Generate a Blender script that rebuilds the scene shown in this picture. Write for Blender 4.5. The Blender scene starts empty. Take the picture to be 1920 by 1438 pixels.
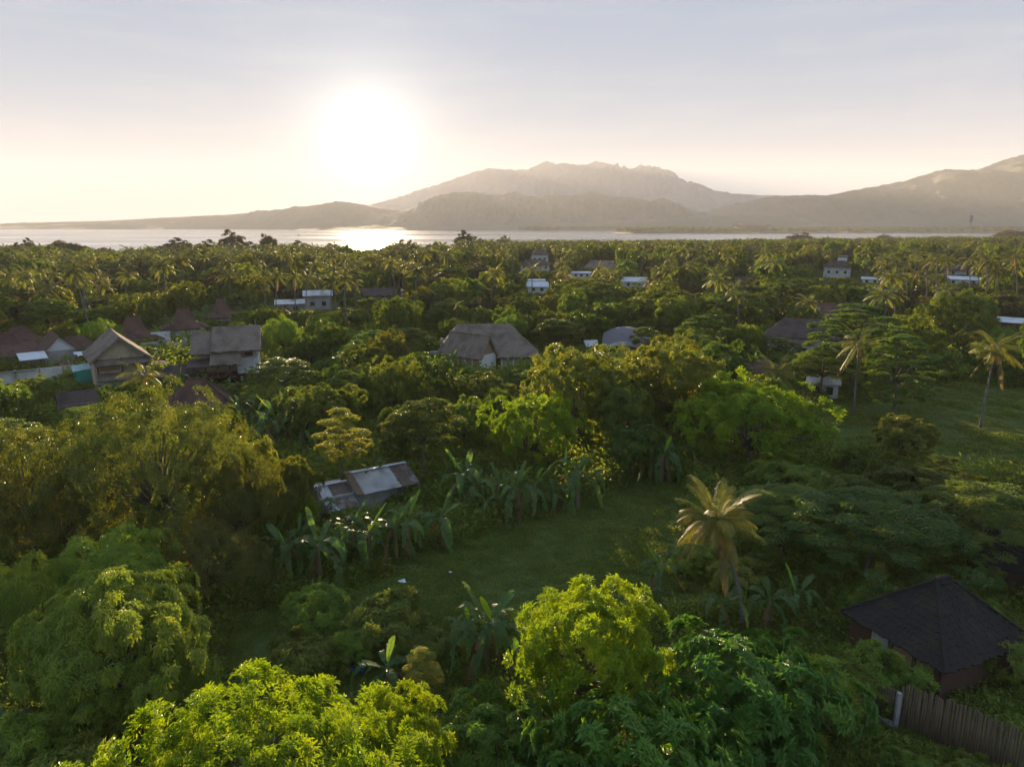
import bpy, bmesh, math, random
import numpy as np
from mathutils import Vector, Matrix

# ------------------------------------------------------------------ camera
sc = bpy.context.scene
C = sc.collection
R = math.radians
F_PX, CX, CY = 1330.0, 960.0, 719.0
CAM_Z = 28.0
PITCH = R(12.6)
SP, CP = math.sin(PITCH), math.cos(PITCH)

def ray(px, py):
    xr, yr = (px - CX) / F_PX, (CY - py) / F_PX
    return np.array([xr, CP + SP * yr, -SP + CP * yr])

def G(px, py, z=0.0):
    """point at height z seen at a place of the photograph"""
    d = ray(px, py)
    t = (z - CAM_Z) / d[2]
    return np.array([d[0] * t, d[1] * t, z])

def AT(px, py, Y):
    d = ray(px, py)
    t = Y / d[1]
    return np.array([d[0] * t, Y, CAM_Z + d[2] * t])

def proj(p):
    x, y, z = p[0], p[1], p[2] - CAM_Z
    fw = y * CP - z * SP
    up = y * SP + z * CP
    return CX + F_PX * x / fw, CY - F_PX * up / fw, fw

cam = bpy.data.cameras.new('camera')
cam_o = bpy.data.objects.new('camera', cam)
C.objects.link(cam_o)
cam_o.location = (0, 0, CAM_Z)
cam_o.rotation_euler = (R(90) - PITCH, 0, 0)
cam.sensor_fit = 'HORIZONTAL'
cam.sensor_width = 36.0
cam.lens = F_PX / 1920.0 * 36.0
cam.clip_start = 0.5
cam.clip_end = 60000
sc.camera = cam_o

# ------------------------------------------------------------------ sky, sun, exposure
sun_dir = Vector(ray(690, 262)).normalized()
SUN_EL = math.asin(sun_dir.z)
SUN_AZ = math.atan2(sun_dir.x, sun_dir.y)
w = bpy.data.worlds.new('World')
sc.world = w
w.use_nodes = True
nt = w.node_tree
nt.nodes.clear()
sky = nt.nodes.new('ShaderNodeTexSky')
sky.sky_type = 'NISHITA'
sky.sun_disc = False
sky.sun_elevation = SUN_EL
sky.sun_rotation = SUN_AZ
sky.altitude = 0
sky.air_density = 1.0
sky.dust_density = 0.2
sky.ozone_density = 1.0
# thin high veil over the whole dome, and the bright aureole round the sun
veil = nt.nodes.new('ShaderNodeMix'); veil.data_type = 'RGBA'
veil.inputs[0].default_value = 0.95
veil.inputs[7].default_value = (1.3, 1.8, 2.6, 1)
nt.links.new(sky.outputs[0], veil.inputs[6])
wtc = nt.nodes.new('ShaderNodeTexCoord'); wmp = nt.nodes.new('ShaderNodeMapping'); wmp.inputs['Scale'].default_value = (3.0, 3.0, 26.0)
wnz = nt.nodes.new('ShaderNodeTexNoise'); wnz.inputs['Scale'].default_value = 1.6; wnz.inputs['Detail'].default_value = 7.0; wnz.inputs['Roughness'].default_value = 0.62; wnz.inputs['Distortion'].default_value = 0.6
wmr = nt.nodes.new('ShaderNodeMapRange'); wmr.inputs[1].default_value = 0.48; wmr.inputs[2].default_value = 0.75; wmr.inputs[3].default_value = 0.0; wmr.inputs[4].default_value = 1.0
wcl = nt.nodes.new('ShaderNodeMix'); wcl.data_type = 'RGBA'; wcl.inputs[6].default_value = (1.15, 1.8, 2.8, 1); wcl.inputs[7].default_value = (1.6, 2.15, 2.95, 1)
nt.links.new(wtc.outputs['Generated'], wmp.inputs[0]); nt.links.new(wmp.outputs[0], wnz.inputs['Vector']); nt.links.new(wnz.outputs[0], wmr.inputs[0])
nt.links.new(wmr.outputs[0], wcl.inputs[0]); nt.links.new(wcl.outputs[2], veil.inputs[7])
wc = nt.nodes.new('ShaderNodeTexCoord')
vd = nt.nodes.new('ShaderNodeVectorMath'); vd.operation = 'DOT_PRODUCT'
vn = nt.nodes.new('ShaderNodeVectorMath'); vn.operation = 'NORMALIZE'
nt.links.new(wc.outputs['Generated'], vn.inputs[0]); nt.links.new(vn.outputs[0], vd.inputs[0])
vd.inputs[1].default_value = sun_dir
mxd = nt.nodes.new('ShaderNodeMath'); mxd.operation = 'MAXIMUM'; mxd.inputs[1].default_value = 0.0
nt.links.new(vd.outputs['Value'], mxd.inputs[0])
prev = veil.outputs[2]
AUR = []
for power, amp, col in ((2200.0, 8.0, (1.0, 0.95, 0.85)), (500.0, 3.0, (1.0, 0.92, 0.78)), (120.0, 1.1, (1.0, 0.85, 0.62))):
    pw = nt.nodes.new('ShaderNodeMath'); pw.operation = 'POWER'; pw.inputs[1].default_value = power
    nt.links.new(mxd.outputs[0], pw.inputs[0])
    ma = nt.nodes.new('ShaderNodeMix'); ma.data_type = 'RGBA'; ma.blend_type = 'ADD'; ma.clamp_factor = False
    am = nt.nodes.new('ShaderNodeMath'); am.operation = 'MULTIPLY'; am.inputs[1].default_value = amp
    nt.links.new(pw.outputs[0], am.inputs[0]); nt.links.new(am.outputs[0], ma.inputs[0])
    nt.links.new(prev, ma.inputs[6]); ma.inputs[7].default_value = (*col, 1); prev = ma.outputs[2]
    AUR.append(am)
bg = nt.nodes.new('ShaderNodeBackground')
bg.inputs['Strength'].default_value = 0.05
wo = nt.nodes.new('ShaderNodeOutputWorld')
nt.links.new(prev, bg.inputs['Color'])
nt.links.new(bg.outputs[0], wo.inputs['Surface'])

sun = bpy.data.lights.new('sun', 'SUN')
sun.energy = 5.0
sun.angle = R(0.6)
sun.color = (1.0, 0.75, 0.47)
sun_o = bpy.data.objects.new('sun', sun)
C.objects.link(sun_o)
sun_o.rotation_euler = sun_dir.to_track_quat('Z', 'Y').to_euler()
sun_o.location = (0, 0, 200)

sc.view_settings.view_transform = 'Standard'
sc.view_settings.look = 'None'
sc.view_settings.exposure = 2.04
sc.view_settings.gamma = 1.0
sc.cycles.max_bounces = 6
sc.cycles.diffuse_bounces = 4
sc.cycles.glossy_bounces = 2
sc.cycles.transmission_bounces = 4
sc.cycles.volume_bounces = 1
sc.cycles.transparent_max_bounces = 8
sc.cycles.use_denoising = True
sc.cycles.sample_clamp_indirect = 6.0
sc.cycles.caustics_reflective = False
sc.cycles.caustics_refractive = False
HAZE_DENSITY = 7.4e-5
HAZE_ANISO = 0.08

# ------------------------------------------------------------------ helpers: objects, properties
def tag(o, label=None, cat=None, group=None, kind=None):
    if label: o['label'] = label
    if cat: o['category'] = cat
    if group: o['group'] = group
    if kind: o['kind'] = kind
    return o

def empty(name, loc=(0, 0, 0), rz=0.0, label=None, cat=None, group=None):
    o = bpy.data.objects.new(name, None)
    C.objects.link(o)
    o.empty_display_size = 0.2
    o.location = [float(v) for v in loc]
    o.rotation_euler = (0, 0, rz)
    return tag(o, label, cat, group)

def link(name, me, parent=None, mat=None):
    o = bpy.data.objects.new(name, me)
    C.objects.link(o)
    if parent is not None: o.parent = parent
    if mat is not None and len(me.materials) == 0: me.materials.append(mat)
    return o

def mesh_np(name, V, faces, k, mat=None, attrs=None, smooth=False):
    """mesh from numpy arrays, every face with k corners"""
    V = np.asarray(V, dtype=np.float32); F_ = np.asarray(faces, dtype=np.int32)
    me = bpy.data.meshes.new(name)
    n, m = len(V), len(F_)
    me.vertices.add(n); me.vertices.foreach_set('co', V.ravel())
    if m:
        me.loops.add(m * k); me.loops.foreach_set('vertex_index', F_.ravel())
        me.polygons.add(m)
        me.polygons.foreach_set('loop_start', np.arange(0, m * k, k, dtype=np.int32))
        me.polygons.foreach_set('use_smooth', np.full(m, smooth, dtype=bool))
    for an, (typ, arr) in (attrs or {}).items():
        a = me.attributes.new(an, typ, 'POINT')
        a.data.foreach_set('value', np.asarray(arr).ravel())
    me.update(calc_edges=True)
    if mat is not None: me.materials.append(mat)
    return me

class MB:
    """collects boxes, slabs and tubes into one mesh"""
    def __init__(s): s.v = []; s.f = []
    def add(s, vs, fs):
        b = len(s.v)
        s.v += [tuple(float(c) for c in p) for p in vs]; s.f += [tuple(i + b for i in f) for f in fs]
        return s
    def box(s, x0, x1, y0, y1, z0, z1):
        vs = [(x0,y0,z0),(x1,y0,z0),(x1,y1,z0),(x0,y1,z0),(x0,y0,z1),(x1,y0,z1),(x1,y1,z1),(x0,y1,z1)]
        return s.add(vs, [(0,3,2,1),(4,5,6,7),(0,1,5,4),(1,2,6,5),(2,3,7,6),(3,0,4,7)])
    def prism(s, pts, y0, y1):
        n = len(pts)
        vs = [(x, y0, z) for x, z in pts] + [(x, y1, z) for x, z in pts]
        fs = [tuple(range(n)), tuple(range(2*n-1, n-1, -1))] + [(i, i+n, (i+1) % n + n, (i+1) % n) for i in range(n)]
        return s.add(vs, fs)
    def slab(s, a, b, c, d, nu=8, nv=6, th=0.25, noise=0.0, sag=0.0, seed=0, ragged=0.0):
        """thick patch: a-b the ridge, d-c the eave below it"""
        rg = np.random.RandomState(seed)
        a, b, c, d = [np.array(p, float) for p in (a, b, c, d)]
        nrm = np.cross(b - a, d - a); nrm /= np.linalg.norm(nrm)
        if nrm[2] < 0: nrm = -nrm
        top = []
        for j in range(nv + 1):
            v = j / nv
            for i in range(nu + 1):
                u = i / nu
                p = (a*(1-u)+b*u)*(1-v) + (d*(1-u)+c*u)*v
                p = p - nrm * sag * 4 * v * (1 - v) + nrm * rg.uniform(-noise, noise)
                if j == nv: p = p + (d - a) / np.linalg.norm(d - a) * rg.uniform(-ragged, ragged)
                top.append(p)
        n = len(top)
        bot = [p - nrm * th for p in top]
        fs = []
        W_ = nu + 1
        for j in range(nv):
            for i in range(nu):
                q = (j*W_+i, j*W_+i+1, (j+1)*W_+i+1, (j+1)*W_+i)
                fs.append(q); fs.append(tuple(n + k for k in reversed(q)))
        def rim(idx):
            for i, k in zip(idx[:-1], idx[1:]): fs.append((i, k, k + n, i + n))
        rim([i for i in range(W_)]); rim([nv*W_+i for i in range(W_)])
        rim([j*W_ for j in range(nv+1)]); rim([j*W_+nu for j in range(nv+1)])
        return s.add(top + bot, fs)
    def tube(s, pts, rad, n=6):
        pts = [np.array(p, float) for p in pts]
        b = len(s.v); vs = []; fs = []
        for i, p in enumerate(pts):
            t = pts[min(i+1, len(pts)-1)] - pts[max(i-1, 0)]
            t = t / (np.linalg.norm(t) + 1e-9)
            ref = np.array([1.0, 0, 0]) if abs(t[0]) < 0.8 else np.array([0, 1.0, 0])
            u = np.cross(t, ref); u /= np.linalg.norm(u); v = np.cross(t, u)
            r = rad[i] if hasattr(rad, '__len__') else rad
            for k in range(n):
                an = 2*math.pi*k/n
                vs.append(p + r*(math.cos(an)*u + math.sin(an)*v))
        for i in range(len(pts)-1):
            for k in range(n):
                fs.append((i*n+k, i*n+(k+1) % n, (i+1)*n+(k+1) % n, (i+1)*n+k))
        fs.append(tuple(range(n-1, -1, -1))); fs.append(tuple((len(pts)-1)*n+k for k in range(n)))
        return s.add(vs, fs)
    def mesh(s, name, mat=None, smooth=False):
        me = bpy.data.meshes.new(name)
        me.from_pydata(s.v, [], s.f)
        bm = bmesh.new(); bm.from_mesh(me); bmesh.ops.recalc_face_normals(bm, faces=bm.faces); bm.to_mesh(me); bm.free()
        if smooth:
            for p in me.polygons: p.use_smooth = True
        if mat is not None: me.materials.append(mat)
        return me
    def build(s, name, mat, parent=None, smooth=False):
        return link(name, s.mesh(name, mat, smooth), parent)

# ------------------------------------------------------------------ helpers: materials
class NT:
    def __init__(s, mat): s.t = mat.node_tree; s.t.nodes.clear()
    def n(s, typ, **kw):
        nd = s.t.nodes.new(typ)
        for k, v in kw.items():
            if k.startswith('i_'):
                key = k[2:]
                key = int(key) if key.isdigit() else key.replace('_', ' ')
                nd.inputs[key].default_value = v
            else: setattr(nd, k, v)
        return nd
    def l(s, a, b): s.t.links.new(a, b)

def new_mat(name):
    m = bpy.data.materials.new(name); m.use_nodes = True
    return m, NT(m)

def mixrgb(g, fac, a, b, blend='MIX'):
    nd = g.n('ShaderNodeMix', data_type='RGBA', blend_type=blend)
    for sock, val in ((nd.inputs[0], fac), (nd.inputs[6], a), (nd.inputs[7], b)):
        if isinstance(val, (int, float)): sock.default_value = val
        elif isinstance(val, tuple): sock.default_value = (*val, 1.0)
        else: g.l(val, sock)
    return nd.outputs[2]

def leaf_mat(name, dark, light, trans, tfac=0.45, rough=0.45, tint=0.35, spec=0.34, hue=0.025):
    if not name.startswith('leaf_lime'): dark, light = tuple(v*1.2 for v in dark), tuple(v*1.2 for v in light)
    m, g = new_mat(name)
    at = g.n('ShaderNodeAttribute', attribute_name='tone')
    oi = g.n('ShaderNodeObjectInfo')
    base = mixrgb(g, at.outputs['Fac'], dark, light)
    tco = g.n('ShaderNodeTexCoord'); pn = g.n('ShaderNodeTexNoise', i_Scale=0.55, i_Detail=2.0); g.l(tco.outputs['Object'], pn.inputs['Vector'])
    pr_ = g.n('ShaderNodeMapRange', i_1=0.5, i_2=0.72); g.l(pn.outputs[0], pr_.inputs[0])
    warm = tuple(min(.5, c * f) for c, f in zip(light, (1.15, 1.0, .9)))
    base = mixrgb(g, pr_.outputs[0], base, warm)
    hv = g.n('ShaderNodeHueSaturation')
    mr = g.n('ShaderNodeMapRange', i_3=0.5 - hue, i_4=0.5 + hue * .8)
    g.l(oi.outputs['Random'], mr.inputs[0]); g.l(mr.outputs[0], hv.inputs['Hue'])
    mr2 = g.n('ShaderNodeMapRange', i_3=1 - tint, i_4=1 + tint)
    ml = g.n('ShaderNodeMath', operation='MULTIPLY', i_1=7.31); g.l(oi.outputs['Random'], ml.inputs[0])
    fr = g.n('ShaderNodeMath', operation='FRACT'); g.l(ml.outputs[0], fr.inputs[0])
    g.l(fr.outputs[0], mr2.inputs[0]); g.l(mr2.outputs[0], hv.inputs['Value'])
    g.l(base, hv.inputs['Color'])
    pb = g.n('ShaderNodeBsdfPrincipled', i_Roughness=rough)
    pb.inputs['Specular IOR Level'].default_value = spec
    g.l(hv.outputs[0], pb.inputs['Base Color'])
    tr = g.n('ShaderNodeBsdfTranslucent')
    tc = mixrgb(g, 1.0, hv.outputs[0], trans, 'MULTIPLY')
    g.l(tc, tr.inputs['Color'])
    mx = g.n('ShaderNodeMixShader', i_0=tfac)
    g.l(pb.outputs[0], mx.inputs[1]); g.l(tr.outputs[0], mx.inputs[2])
    out = g.n('ShaderNodeOutputMaterial'); g.l(mx.outputs[0], out.inputs['Surface'])
    return m

def course_mat(name, c1, c2, pitch, rough=0.95, dirt=None, strands=5.0):
    """thatch or tile: courses one above the other, broken by strands"""
    m, g = new_mat(name)
    tc = g.n('ShaderNodeTexCoord')
    sp = g.n('ShaderNodeSeparateXYZ'); g.l(tc.outputs['Object'], sp.inputs[0])
    wob = g.n('ShaderNodeTexNoise', i_Scale=1.3, i_Detail=3.0); g.l(tc.outputs['Object'], wob.inputs['Vector'])
    za = g.n('ShaderNodeMath', operation='MULTIPLY_ADD'); za.inputs[1].default_value = pitch * .8; g.l(wob.outputs[0], za.inputs[0]); g.l(sp.outputs[2], za.inputs[2])
    zd = g.n('ShaderNodeMath', operation='DIVIDE'); zd.inputs[1].default_value = pitch; g.l(za.outputs[0], zd.inputs[0])
    fr = g.n('ShaderNodeMath', operation='FRACT'); g.l(zd.outputs[0], fr.inputs[0])
    nz = g.n('ShaderNodeTexNoise', i_Scale=strands, i_Detail=6.0, i_Roughness=0.7); g.l(tc.outputs['Object'], nz.inputs['Vector'])
    rp = g.n('ShaderNodeMapRange', i_1=0.3, i_2=0.7); g.l(nz.outputs[0], rp.inputs[0])
    col = mixrgb(g, rp.outputs[0], c1, c2)
    n2 = g.n('ShaderNodeTexNoise', i_Scale=0.45, i_Detail=5.0); g.l(tc.outputs['Object'], n2.inputs['Vector'])
    r2 = g.n('ShaderNodeMapRange', i_1=0.45, i_2=0.7); g.l(n2.outputs[0], r2.inputs[0])
    col = mixrgb(g, r2.outputs[0], col, dirt or c1)
    hh = g.n('ShaderNodeMath', operation='MULTIPLY_ADD'); hh.inputs[1].default_value = -.6; g.l(fr.outputs[0], hh.inputs[0]); g.l(nz.outputs[0], hh.inputs[2])
    pb = g.n('ShaderNodeBsdfPrincipled', i_Roughness=rough); pb.inputs['Specular IOR Level'].default_value = 0.15
    g.l(col, pb.inputs['Base Color'])
    bp = g.n('ShaderNodeBump', i_Strength=1.0, i_Distance=0.22); g.l(hh.outputs[0], bp.inputs['Height']); g.l(bp.outputs[0], pb.inputs['Normal'])
    out = g.n('ShaderNodeOutputMaterial'); g.l(pb.outputs[0], out.inputs['Surface'])
    return m

def surf_mat(name, c1, c2, scale=3.0, rough=0.8, bump=0.2, stretch=(1, 1, 1), metallic=0.0, detail=6.0, spec=0.3, dirt=None, dirt_scale=0.4):
    m, g = new_mat(name)
    tc = g.n('ShaderNodeTexCoord')
    mp = g.n('ShaderNodeMapping'); mp.inputs['Scale'].default_value = stretch
    g.l(tc.outputs['Object'], mp.inputs[0])
    nz = g.n('ShaderNodeTexNoise', i_Scale=scale, i_Detail=detail, i_Roughness=0.65)
    g.l(mp.outputs[0], nz.inputs['Vector'])
    rp = g.n('ShaderNodeMapRange', i_1=0.3, i_2=0.7); g.l(nz.outputs[0], rp.inputs[0])
    col = mixrgb(g, rp.outputs[0], c1, c2)
    if dirt:
        n2 = g.n('ShaderNodeTexNoise', i_Scale=dirt_scale, i_Detail=5.0); g.l(tc.outputs['Object'], n2.inputs['Vector'])
        r2 = g.n('ShaderNodeMapRange', i_1=0.5, i_2=0.72); g.l(n2.outputs[0], r2.inputs[0])
        col = mixrgb(g, r2.outputs[0], col, dirt)
    pb = g.n('ShaderNodeBsdfPrincipled', i_Roughness=rough, i_Metallic=metallic)
    pb.inputs['Specular IOR Level'].default_value = spec
    g.l(col, pb.inputs['Base Color'])
    if bump:
        bp = g.n('ShaderNodeBump', i_Strength=bump, i_Distance=0.1); g.l(nz.outputs[0], bp.inputs['Height']); g.l(bp.outputs[0], pb.inputs['Normal'])
    out = g.n('ShaderNodeOutputMaterial'); g.l(pb.outputs[0], out.inputs['Surface'])
    return m

M = {}
M['lime'] = leaf_mat('leaf_lime', (0.16, 0.25, 0.015), (0.33, 0.42, 0.022), (1.15, 1.2, 0.35), 0.5, 0.42, 0.05, 0.34, 0.004)
M['lime_mid'] = leaf_mat('leaf_lime_mid', (0.13, 0.22, 0.02), (0.29, 0.385, 0.028), (1.2, 1.2, 0.4), 0.5, 0.42, 0.08, 0.34, 0.008)
M['feather'] = leaf_mat('leaf_feather', (0.11, 0.185, 0.032), (0.23, 0.325, 0.055), (1.3, 1.25, 0.45), 0.45, 0.42, 0.12)
M['tamarind'] = leaf_mat('leaf_tamarind', (0.07, 0.10, 0.024), (0.17, 0.185, 0.042), (1.3, 1.2, 0.45), 0.45, 0.38, 0.12)
M['rosette'] = leaf_mat('leaf_rosette', (0.06, 0.135, 0.025), (0.14, 0.25, 0.04), (1.3, 1.3, 0.5), 0.4, 0.38, 0.15)
M['mango'] = leaf_mat('leaf_mango', (0.055, 0.10, 0.02), (0.15, 0.215, 0.04), (1.35, 1.3, 0.45), 0.45, 0.4, 0.25)
M['broad'] = leaf_mat('leaf_broad', (0.075, 0.115, 0.022), (0.19, 0.235, 0.045), (1.4, 1.25, 0.45), 0.45, 0.36, 0.22)
M['layered'] = leaf_mat('leaf_layered', (0.06, 0.12, 0.028), (0.15, 0.21, 0.045), (1.4, 1.3, 0.5), 0.42, 0.42, 0.2)
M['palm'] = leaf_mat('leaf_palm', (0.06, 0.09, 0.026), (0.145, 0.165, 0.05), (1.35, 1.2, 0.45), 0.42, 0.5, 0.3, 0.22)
M['palm_gold'] = leaf_mat('leaf_palm_gold', (0.085, 0.12, 0.028), (0.22, 0.225, 0.05), (1.3, 1.15, 0.4), 0.45, 0.5, 0.1, 0.3)  # brighter copy of palm leaf: the sun's gold is put into its colour
M['palm_dry'] = leaf_mat('leaf_palm_dry', (0.14, 0.095, 0.05), (0.24, 0.175, 0.09), (1.3, 1.1, 0.6), 0.45, 0.5, 0.15)
M['banana'] = leaf_mat('leaf_banana', (0.06, 0.115, 0.04), (0.11, 0.185, 0.055), (1.4, 1.4, 0.5), 0.42, 0.46, 0.2, 0.28)
M['banana_new'] = leaf_mat('leaf_banana_new', (0.16, 0.27, 0.03), (0.21, 0.33, 0.04), (1.3, 1.3, 0.4), 0.5, 0.35, 0.1)
M['cover'] = leaf_mat('leaf_cover', (0.095, 0.145, 0.03), (0.205, 0.26, 0.047), (1.35, 1.25, 0.5), 0.42, 0.5, 0.3)
M['bamboo'] = leaf_mat('leaf_bamboo', (0.19, 0.22, 0.04), (0.33, 0.34, 0.07), (1.4, 1.3, 0.5), 0.45, 0.45, 0.1)
M['casuarina'] = leaf_mat('leaf_casuarina', (0.06, 0.075, 0.035), (0.11, 0.115, 0.05), (1.4, 1.2, 0.6), 0.35, 0.5, 0.15)
M['bark'] = surf_mat('bark', (0.09, 0.07, 0.055), (0.2, 0.17, 0.14), 6, 0.9, 0.5, (1, 1, 0.3))
M['palm_bark'] = surf_mat('palm_bark', (0.14, 0.12, 0.11), (0.27, 0.24, 0.22), 5, 0.9, 0.5, (0.4, 0.4, 6))
M['stem'] = surf_mat('banana_stem', (0.16, 0.14, 0.07), (0.28, 0.22, 0.12), 4, 0.7, 0.3, (2, 2, 0.4))
M['rachis'] = surf_mat('palm_rachis', (0.28, 0.22, 0.1), (0.42, 0.32, 0.16), 3, 0.5, 0.0)
M['thatch'] = course_mat('thatch', (0.17, 0.135, 0.11), (0.36, 0.29, 0.235), 0.42, dirt=(0.15, 0.125, 0.095))
M['tile_red'] = course_mat('red_roof_tile', (0.115, 0.066, 0.052), (0.22, 0.125, 0.095), 0.30, 0.85, (0.085, 0.06, 0.05), 7.0)
M['tile_dark'] = course_mat('dark_roof_tile', (0.085, 0.065, 0.06), (0.17, 0.13, 0.115), 0.30, 0.85, (0.06, 0.052, 0.047), 7.0)
M['shingle_black'] = surf_mat('black_palm_fibre', (0.022, 0.02, 0.02), (0.06, 0.055, 0.05), 6, 0.95, 0.9, (5, 5, 2), dirt=(0.055, 0.06, 0.035), dirt_scale=0.7)
M['slate'] = surf_mat('slate_shingle', (0.11, 0.11, 0.13), (0.22, 0.215, 0.235), 12, 0.8, 0.6, (1, 1, 1))
M['plaster'] = surf_mat('white_plaster', (0.62, 0.62, 0.60), (0.78, 0.78, 0.76), 1.2, 0.85, 0.1, dirt=(0.42, 0.40, 0.36), dirt_scale=0.5)
M['concrete'] = surf_mat('grey_concrete', (0.30, 0.29, 0.28), (0.44, 0.43, 0.41), 2.0, 0.9, 0.3, dirt=(0.22, 0.2, 0.18))
M['cream'] = surf_mat('cream_plaster', (0.45, 0.37, 0.25), (0.56, 0.47, 0.33), 1.5, 0.85, 0.15, dirt=(0.3, 0.24, 0.16))
M['wood'] = surf_mat('dark_timber', (0.07, 0.04, 0.028), (0.15, 0.085, 0.055), 5, 0.75, 0.4, (1, 1, 6))
M['mat_panel'] = surf_mat('woven_bamboo_panel', (0.27, 0.17, 0.09), (0.42, 0.29, 0.16), 14, 0.8, 0.4, (1, 1, 2))
M['zinc'] = surf_mat('weathered_zinc', (0.48, 0.50, 0.54), (0.66, 0.68, 0.72), 1.4, 0.42, 0.1, (1, 1, 1), metallic=0.55, dirt=(0.17, 0.13, 0.11), dirt_scale=0.35)
M['zinc_rust'] = surf_mat('rusty_zinc', (0.12, 0.09, 0.08), (0.26, 0.2, 0.17), 2.4, 0.7, 0.2, metallic=0.2, dirt=(0.42, 0.42, 0.44), dirt_scale=0.6)
M['sheet_white'] = surf_mat('pale_roof_sheet', (0.62, 0.66, 0.70), (0.74, 0.78, 0.82), 1.0, 0.5, 0.05, dirt=(0.5, 0.5, 0.5))
M['tarp'] = surf_mat('green_tarpaulin', (0.02, 0.2, 0.14), (0.03, 0.27, 0.2), 1.5, 0.5, 0.5)
M['tarp_pale'] = surf_mat('pale_tarpaulin', (0.32, 0.48, 0.50), (0.48, 0.62, 0.62), 1.5, 0.5, 0.5)
M['glass'] = surf_mat('window_glass', (0.03, 0.035, 0.04), (0.05, 0.055, 0.06), 1, 0.08, 0.0, spec=0.6)
M['bamboo_pole'] = surf_mat('weathered_bamboo', (0.11, 0.08, 0.05), (0.26, 0.19, 0.12), 3, 0.75, 0.3, (3, 3, 0.5), dirt=(0.26, 0.23, 0.2), dirt_scale=0.8)
M['metal'] = surf_mat('painted_steel', (0.3, 0.28, 0.27), (0.4, 0.38, 0.36), 2, 0.6, 0.0)
M['litter'] = surf_mat('pale_litter', (0.6, 0.62, 0.66), (0.8, 0.8, 0.82), 3, 0.6, 0.2)
M['blue'] = surf_mat('blue_plastic', (0.03, 0.08, 0.3), (0.05, 0.12, 0.4), 3, 0.5, 0.3)
M['pink'] = surf_mat('pink_cloth', (0.5, 0.2, 0.3), (0.62, 0.3, 0.4), 3, 0.8, 0.2)
# ------------------------------------------------------------------ terrain, sea, mountains
_NT = {}
def nz2(x, y, seed, octaves=5, f0=1.0):
    """smooth value noise"""
    x = np.asarray(x, float); y = np.asarray(y, float)
    out = np.zeros(np.broadcast(x, y).shape); amp = 1.0; f = f0; tot = 0
    for o in range(octaves):
        T = _NT.get(seed + o * 17)
        if T is None: T = _NT[seed + o * 17] = np.random.RandomState(seed + o * 17).rand(64, 64)
        xs, ys = x * f, y * f
        xi, yi = np.floor(xs).astype(int), np.floor(ys).astype(int)
        u, v = xs - xi, ys - yi
        u, v = u*u*(3-2*u), v*v*(3-2*v)
        g = lambda a, b: T[a % 64, b % 64]
        out = out + amp * ((g(xi, yi)*(1-u)+g(xi+1, yi)*u)*(1-v) + (g(xi, yi+1)*(1-u)+g(xi+1, yi+1)*u)*v)
        tot += amp; amp *= 0.5; f *= 2.03
    return out / tot

def grid_mesh(name, X, Y, Z, mat, smooth=True):
    ny, nx = X.shape
    V = np.stack([X.ravel(), Y.ravel(), Z.ravel()], 1)
    idx = np.arange(nx * ny).reshape(ny, nx)
    q = np.stack([idx[:-1, :-1].ravel(), idx[:-1, 1:].ravel(), idx[1:, 1:].ravel(), idx[1:, :-1].ravel()], 1)
    return mesh_np(name, V, q, 4, mat, smooth=smooth)

# coast line of the island: distance by picture column
COAST_X = [-700, 0, 300, 640, 760, 900, 1100, 1300, 1600, 1920, 2700]
COAST_D = [620, 600, 610, 590, 600, 680, 850, 1000, 1120, 1180, 1300]
def coast_at(px): return np.interp(px, COAST_X, COAST_D)

m_ground, g = new_mat('ground_soil')
tc = g.n('ShaderNodeTexCoord')
n1 = g.n('ShaderNodeTexNoise', i_Scale=0.12, i_Detail=8.0, i_Roughness=0.7); g.l(tc.outputs['Object'], n1.inputs['Vector'])
n2 = g.n('ShaderNodeTexNoise', i_Scale=1.6, i_Detail=8.0, i_Roughness=0.75); g.l(tc.outputs['Object'], n2.inputs['Vector'])
r1 = g.n('ShaderNodeMapRange', i_1=0.42, i_2=0.62); g.l(n1.outputs[0], r1.inputs[0])
r2 = g.n('ShaderNodeMapRange', i_1=0.35, i_2=0.7); g.l(n2.outputs[0], r2.inputs[0])
ca = mixrgb(g, r2.outputs[0], (0.075, 0.12, 0.032), (0.125, 0.175, 0.048))
cb = mixrgb(g, r2.outputs[0], (0.075, 0.115, 0.035), (0.13, 0.16, 0.055))
cc = mixrgb(g, r1.outputs[0], ca, cb)
pb = g.n('ShaderNodeBsdfPrincipled', i_Roughness=0.95); pb.inputs['Specular IOR Level'].default_value = 0.1
g.l(cc, pb.inputs['Base Color'])
bp = g.n('ShaderNodeBump', i_Strength=0.8, i_Distance=0.25); g.l(n2.outputs[0], bp.inputs['Height']); g.l(bp.outputs[0], pb.inputs['Normal'])
o = g.n('ShaderNodeOutputMaterial'); g.l(pb.outputs[0], o.inputs['Surface'])

px_s = np.linspace(-2600, 4500, 161)
rows = np.concatenate([[-300.0, 5.0], np.linspace(20, 200, 60), np.linspace(215, 560, 20)])
XX = np.zeros((len(rows) + 3, len(px_s))); YY = XX.copy(); ZZ = XX.copy()
dirx = (px_s - CX) / F_PX
for j, d in enumerate(rows):
    XX[j] = dirx * max(d, 160.0); YY[j] = d
    ZZ[j] = (nz2(XX[j]/26, YY[j]/26, 3, 3) - 0.5) * 0.7 if 0 < d < 210 else 0
for k, (t, z) in enumerate(((0.98, 0.3), (1.0, -0.6), (1.03, -6.0))):
    cd = coast_at(px_s) * t + (nz2(px_s/160, px_s*0, 5, 3) - 0.5) * 20
    XX[len(rows)+k] = dirx * cd; YY[len(rows)+k] = cd; ZZ[len(rows)+k] = z
ground = link('ground', grid_mesh('ground', XX, YY, ZZ, m_ground)); tag(ground, kind='structure')
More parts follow.
